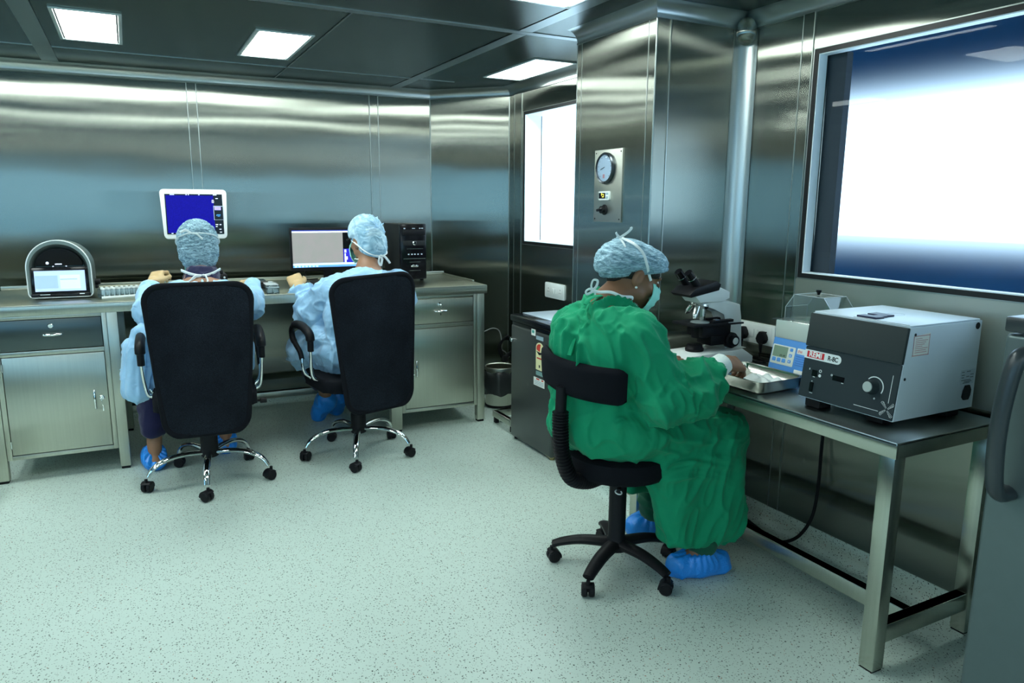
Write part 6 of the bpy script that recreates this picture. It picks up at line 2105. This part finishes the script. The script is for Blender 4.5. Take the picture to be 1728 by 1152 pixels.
F = Field((-.10, 3.72, 0), (.72, 4.62, 1.36), .005)
p1_body(F); skin_mesh(F, P1, PL, M_SKINL)
for (w0, d0, n0, s0, c0, th0) in ((Lw, ld, (-.35, -.30, .88), (1, 0, .2), LC, (.6, .15)), (Rw, rd, (0, .1, 1), (-1, 0, 0), RC_, (.55, .35))):
    F = Field(w0 - .14, w0 + d0 * .1 + .14, .0042)
    hand(F, w0, d0, n0, s0, c0, sc=1.0, grow=.0016, thumb=th0)
    F.cap(w0 - d0 / np.linalg.norm(d0) * .035, w0 + d0 / np.linalg.norm(d0) * .01, .033, .031, .01)
    Vt, Q = F.mesh(); Vt = relax(Vt, Q, 1)
    put_mesh('glove', place(PL, Vt), Q, M_GLOVE, P1)
G = Field((-.16, 3.68, .38), (.76, 4.50, 1.14), .0065)
G.ell((.285, 3.925, .83), (.205, .145, .24), [pr, pf, pu], .05); G.ell((.29, 3.955, .910), (.200, .12, .10), [pr, pf, pu], .06)
G.ell((.28, 3.93, .60), (.20, .165, .11), [pr, pf, pu], .06)
G.cap(Ls, Le, .072, .062, .035); G.cap(Le, Lw - A_([.015, .10, .03]), .062, .044, .03)
G.cap(Rs, Re, .072, .062, .035); G.cap(Re, Rw - A_([0, .05, .012]), .062, .048, .03)
G.cap(Lh, Lk, .105, .088, .05); G.cap(Rh, Rk, .105, .088, .05); G.cap((.28, 3.98, .60), (.24, 4.32, .55), .09, .07, .07)
# skirt of the gown hung over the left armrest
G.cap((.10, 4.02, .70), (.015, 4.06, .775), .04, .026, .05)
G.cap((.0, 4.06, .770), (-.030, 4.07, .50), .026, .045, .04)
G.box((-.032, 4.07, .585), (.036, .085, .135), [(1, 0, -.10), (0, 1, 0), (.10, 0, 1)], .028, .05)
G.cap((.49, 4.05, .66), (.505, 4.07, .56), .05, .04, .05)
# open neckline at the back
G.ell((.30, 3.95, 1.075), (.105, .105, .085), None, .03, 'sub')
Vt, Q = G.mesh(); Vt = relax(Vt, Q, 3)
Vt = folds(Vt, Q, [((.29, 3.9, 1.02), (.285, 3.92, .6), .17, 3, 12, .010), (Ls, Le, .09, 9, 11, .011), (Le, Lw, .08, 13, 8, .011), (Rs, Re, .09, 9, 11, .011), (Re, Rw, .08, 13, 8, .011), ((0, 4.06, .77), (-.03, 4.07, .46), .11, 2.5, 17, .015)], 21)
put_mesh('surgical_gown', place(PL, Vt), Q, M_BLUEG, P1)
# navy scrub collar, trousers
F = Field((.12, 3.84, .92), (.48, 4.14, 1.10), .005)
F.cap((.297, 3.975, .97), (.301, 4.005, 1.045), .118, .082, .03)
Vt, Q = F.mesh(); Vt = relax(Vt, Q, 2); Vt = folds(Vt, Q, [((.2, 3.98, 1.02), (.4, 3.98, 1.02), .1, 8, 16, .005)], 31)
put_mesh('scrub_top', place(PL, Vt), Q, M_NAVY, P1)
F = Field((-.10, 3.90, .10), (.56, 4.54, .66), .0065)
F.cap(Lh, Lk, .092, .080, .04); F.cap(Lk, La + A_([.0, 0, .12]), .080, .058, .03)
F.cap(Rh, Rk, .092, .080, .04); F.cap(Rk, Ra + A_([.0, 0, .12]), .080, .058, .03)
F.cut((0, 0, .190), (0, 0, -1))
Vt, Q = F.mesh(); Vt = relax(Vt, Q, 2); Vt = folds(Vt, Q, [(Lk, La, .1, 9, 7, .006), (Rk, Ra, .1, 9, 7, .006)], 41)
put_mesh('trousers', place(PL, Vt), Q, M_NAVY, P1)
shoe_cover(P1, PL, (.020, 4.215, .050), (.008, 4.38, .042), (.022, 4.240, .100), 11, (.058, .052))
shoe_cover(P1, PL, (.392, 4.335, .050), (.405, 4.49, .042), (.395, 4.355, .100), 13, (.058, .052))
M_CAP1 = cap_mat('dark_crimped_cap', (.10, .19, .25), (.38, .58, .68), (36, 60, 130), .9)
bouffant(ph, P1, PL, M_CAP1, [(0, -.012, .045, .092, .116, .094), (0, -.066, -.022, .090, .072, .118)], ((0, 0, -.050), (0, .75, -1)), 12, .005)
hair_patch(ph, P1, PL, [(0, -.030, .010, .076, .082, .080), (0, -.068, -.050, .046, .034, .036)])
mask_mesh(ph, P1, PL, M_MASK)
kb = ph.p(-.028, -.132, .052)
for s in (1, -1):
    ribbon('mask_tie', [ph.p(s * .066, .045, .0), ph.p(s * .084, .010, .012), ph.p(s * .096, -.030, .025), ph.p(s * .085, -.085, .040), ph.p(s * .050, -.124, .048), kb], .0062, M_TIE, P1, PL, (0, 0, 1), .5)
ribbon('tie_bow', [ph.p(-.075, -.110, .060), ph.p(-.050, -.130, .066), kb, ph.p(-.005, -.140, .046), ph.p(.020, -.142, .020)], .006, M_TIE, P1, PL, (0, 1, 0), .4)
kn = A_([.296, 3.912, 1.062])
for q in ([A_([.39, 4.00, 1.085]), A_([.345, 3.935, 1.07]), kn, A_([.25, 3.935, 1.07]), A_([.21, 4.00, 1.085])], [kn, kn + A_([-.03, -.01, .0]), kn + A_([-.055, -.015, -.022]), kn + A_([-.075, -.015, -.03])], [kn, kn + A_([.012, -.02, .004]), kn + A_([.022, -.03, -.018]), kn + A_([.016, -.04, -.036])]):
    ribbon('tie_bow', q, .0085, M_TIE, P1, PL, (0, 1, .3), .5)
ribbon('gown_tie', [A_([.285, 3.90, 1.045]), A_([.290, 3.875, 1.035]), A_([.283, 3.862, 1.01])], .010, M_TIEB, P1, PL, (0, 1, 0), .3)

# ================================================================ worker at the black monitor
QL = (1.08, 3.99, 0.0)
P2 = thing('person', 'worker in a pale blue gown with a green mask, facing the black monitor', 'person', QL)
qf = A_([-.17, .985, 0]); qr = A_([.985, .17, 0])
qh = Head((1.208, 4.185, 1.212), (-.36, .925, -.16), (0.02, 0, 1), .99)
neck0 = A_([1.190, 4.095, 1.02])
Ls, Le, Lw = A_([.990, 4.06, .945]), A_([.895, 4.20, .805]), A_([.842, 4.350, .938])
Rs, Re, Rw = A_([1.355, 4.07, .955]), A_([1.400, 4.12, .850]), A_([1.345, 4.38, .968])
Lh, Lk, La = A_([.99, 4.05, .575]), A_([.875, 4.44, .550]), A_([1.045, 4.66, .205])
Rh, Rk, Ra = A_([1.17, 4.08, .575]), A_([1.20, 4.50, .550]), A_([1.130, 4.74, .200])
ld, rd = A_([-.06, .82, .52]), A_([-.35, .93, -.02])
LC = ((.85, 1.0, .6), (.9, 1.05, .6), (.95, 1.05, .6), (.95, 1.05, .6)); RC_ = ((.35, .45, .3),) * 4
Ltoe, Rtoe = A_([1.010, 4.735, .050]), A_([1.150, 4.83, .045])
F = Field((.74, 3.78, 0), (1.58, 4.94, 1.42), .005)
qh.skull(F)
F.cap(neck0, qh.p(0, -.028, -.055), .062, .057, .03); F.cap(neck0 - A_([.01, .03, .04]), neck0 + A_([0, 0, .01]), .09, .066, .05)
F.ell((1.15, 4.0, .86), (.18, .115, .16), [qr, qf, pu], .05); F.ell((1.09, 4.0, .68), (.165, .12, .16), [qr, qf, pu], .06)
for (s0, e0, w0) in ((Ls, Le, Lw), (Rs, Re, Rw)):
    F.cap(neck0 - A_([.01, .05, .04]), s0, .05, .052, .05); F.cap(s0, e0, .052, .043, .03); F.cap(e0, w0, .043, .029, .02)
for (h0, k0, a0, t0) in ((Lh, Lk, La, Ltoe), (Rh, Rk, Ra, Rtoe)):
    F.cap(h0, k0, .088, .058, .05); F.cap(k0, a0, .055, .036, .03); F.cap(a0, (a0 + t0) / 2, .036, .034, .02); F.cap((a0 + t0) / 2, t0, .034, .026, .02)
hand(F, Lw, ld, (-.35, -.45, .82), (1, .2, 0), LC, sc=1.10, thumb=(.5, .1)); hand(F, Rw, rd, (0, .1, 1), (-1, 0, 0), RC_, sc=1.02)
skin_mesh(F, P2, QL, M_SKINL)
for (w0, d0, n0, s0, c0, th0, sc0) in ((Lw, ld, (-.35, -.45, .82), (1, .2, 0), LC, (.5, .1), 1.10), (Rw, rd, (0, .1, 1), (-1, 0, 0), RC_, (.55, .35), 1.02)):
    F = Field(w0 - .14, w0 + d0 * .1 + .14, .0042)
    hand(F, w0, d0, n0, s0, c0, sc=sc0, grow=.0018, thumb=th0)
    F.cap(w0 - d0 / np.linalg.norm(d0) * .035, w0 + d0 / np.linalg.norm(d0) * .01, .035, .033, .01)
    Vt, Q = F.mesh(); Vt = relax(Vt, Q, 1)
    put_mesh('glove', place(QL, Vt), Q, M_GLOVE, P2)
G = Field((.72, 3.74, .38), (1.66, 4.66, 1.18), .0065)
G.ell((1.125, 4.0, .80), (.205, .15, .24), [qr, qf, pu], .05); G.ell((1.175, 4.05, .935), (.215, .125, .105), [qr, qf, pu], .06)
G.ell((1.08, 4.0, .61), (.205, .17, .12), [qr, qf, pu], .06)
G.cap((1.18, 4.07, .93), (1.188, 4.095, .972), .11, .078, .05)
G.cap(Ls, Le, .078, .082, .04); G.cap(Le + A_([0, .0, -.01]), (.866, 4.275, .872), .086, .062, .035); G.cap((.866, 4.275, .872), (.850, 4.318, .905), .062, .045, .02)
G.cap(Rs, Re, .076, .070, .04); G.cap(Re, Rw - rd * .04, .068, .05, .03)
G.cap(Lh, Lk + A_([0, -.01, .01]), .115, .098, .05); G.cap(Rh, Rk, .11, .092, .05); G.cap((1.08, 4.1, .62), (1.04, 4.46, .57), .09, .07, .07)
G.cap((.93, 4.12, .66), (.86, 4.36, .56), .085, .07, .05)
G.cap((.850, 4.34, .56), (.835, 4.42, .475), .055, .035, .04)
Vt, Q = G.mesh(); Vt = relax(Vt, Q, 3)
Vt = folds(Vt, Q, [((1.17, 4.0, 1.05), (1.10, 4.0, .6), .17, 3, 13, .016), ((1.0, 4.02, 1.02), (1.35, 4.04, 1.03), .10, 9, 12, .008), (Ls, Le, .09, 8, 12, .017), (Le, Lw, .09, 14, 8, .018), (Rs, Re, .09, 8, 12, .012), ((.97, 4.06, .60), Lk, .13, 5, 12, .012)], 51)
put_mesh('surgical_gown', place(QL, Vt), Q, M_BLUEG, P2)
F = Field((.76, 3.95, .16), (1.34, 4.86, .68), .0065)
F.cap(Lh, Lk, .098, .084, .04); F.cap(Lk, Lk + (La - Lk) * .72, .080, .060, .03); F.cap(Rh, Rk, .095, .082, .04); F.cap(Rk, Rk + (Ra - Rk) * .72, .078, .060, .03)
Vt, Q = F.mesh(); Vt = relax(Vt, Q, 2); Vt = folds(Vt, Q, [(Lk, La, .1, 9, 7, .006), (Rk, Ra, .1, 9, 7, .006)], 61)
put_mesh('trousers', place(QL, Vt), Q, M_NAVY, P2)
def hung_shoe(ankle, toe, seed):
    a, t0 = A_(ankle), A_(toe)
    d0 = (t0 - a) / np.linalg.norm(t0 - a)
    heel = a + d0 * .02 + A_([.03, .0, -.045])
    F = Field(np.minimum(a, t0) - .12, np.maximum(a, t0) + .12, .0055)
    F.cap(heel, t0, .050, .044, .03); F.cap(a + d0 * .045, t0, .048, .044, .03)
    Vt, Q = F.mesh(); Vt = relax(Vt, Q, 1); Nn = normals(Vt, Q)
    Vt = Vt + Nn * (.006 * (1 - 2 * np.abs(vnoise(Vt * 22, seed))))[:, None]
    Vt[:, 2] = np.maximum(Vt[:, 2], .002)
    put_mesh('shoe_cover', place(QL, Vt), Q, M_SHOE, P2)
hung_shoe(La, Ltoe, 71); hung_shoe(Ra, Rtoe, 72)
def gathered_cap_mat():
    m = cap_mat('gathered_blue_cap', (.26, .46, .60), (.62, .82, .92), (14, 14, 14), .6)
    return m
bouffant(qh, P2, QL, gathered_cap_mat(), [(0, -.008, .048, .092, .114, .100), (0, -.060, -.032, .086, .074, .112)], ((0, 0, -.050), (0, .62, -1)), 22, .004)
hair_patch(qh, P2, QL, [(0, -.030, .010, .077, .083, .080), (0, -.066, -.045, .050, .036, .036), (0, -.056, -.116, .064, .046, .030), (.06, .01, -.005, .018, .03, .03), (-.06, .01, -.005, .018, .03, .03)])
mask_mesh(qh, P2, QL, M_MASK)
# gathers of the cap: raised seams meeting at the crown
cc = qh.p(-.010, -.126, .062)
for k in range(9):
    a = 2 * PI * k / 9 + .2
    e = qh.p(-.010 + .075 * math.cos(a), -.100 + .015 * math.sin(a * 2), .062 + .075 * math.sin(a))
    d0 = (e - qh.p(0, -.01, .03)); d0 = d0 / np.linalg.norm(d0)
    mid = (cc + e) / 2 + A_([0, -.006, 0])
    ribbon('cap_gather', [cc, mid, qh.p(0, -.012, .035) + d0 * .118], .0028, M_TIEB, P2, QL, (0, 1, 0), .8)
kb = qh.p(.004, -.116, -.108)
for s in (1, -1):
    ribbon('mask_tie', [qh.p(s * .066, .045, .0), qh.p(s * .086, .0, -.012), qh.p(s * .092, -.040, -.035), qh.p(s * .066, -.097, -.088), kb], .0052, M_TIE, P2, QL, (0, 0, 1), .5)
    ribbon('mask_tie', [qh.p(s * .060, .040, -.105), qh.p(s * .075, .0, -.110), qh.p(s * .070, -.050, -.120), qh.p(s * .025, -.086, -.118), qh.p(-.006, -.096, -.112)], .0060, M_TIE, P2, QL, (0, 0, 1), .5)
for q in ([kb, kb + A_([.02, -.01, -.002]), kb + A_([.045, -.01, -.032]), kb + A_([.05, -.01, -.042])], [kb, kb + A_([-.012, -.012, -.008]), kb + A_([-.016, -.012, -.035]), kb + A_([-.004, -.012, -.05]), kb + A_([.004, -.01, -.02]), kb]):
    ribbon('tie_bow', q, .0065, M_TIE, P2, QL, (0, 1, 0), .4)
MB().ell(V(tuple(kb)) - V(QL), (.012, .009, .009)).build('tie_knot', M_TIE, P2)
for q in ([(1.165, 4.03, 1.055), (1.162, 3.985, 1.030), (1.155, 3.955, .998), (1.16, 3.935, .965)], [(1.162, 3.985, 1.030), (1.180, 3.955, 1.000), (1.192, 3.93, .975), (1.175, 3.92, .958), (1.155, 3.915, .950)], [(1.162, 3.985, 1.030), (1.12, 3.955, .985), (1.10, 3.94, .965)]):
    ribbon('gown_tie', q, .0085, M_TIEB, P2, QL, (0, 1, 0), .3)
# glasses arm at the temple
ribbon('glasses', [qh.p(-.079, -.005, .008), qh.p(-.078, .045, .012), qh.p(-.070, .090, .012), qh.p(-.045, .112, .010)], .0035, M_BLACK, P2, QL, (1, 0, 0), .5)
ribbon('glasses', [qh.p(.079, -.005, .008), qh.p(.078, .045, .012), qh.p(.070, .090, .012), qh.p(.045, .112, .010), qh.p(0, .118, .010), qh.p(-.045, .112, .010)], .0035, M_BLACK, P2, QL, (1, 0, 0), .5)
for s in (1, -1):
    for (h_, pa, lo_) in ((ph, P1, PL), (qh, P2, QL)):
        MB().ell(V(tuple(h_.p(s * .031, .082, .003))) - V(lo_), (.0115, .0115, .0115)).build('eye', mat('eye_white', (.70, .68, .64), .2), pa)
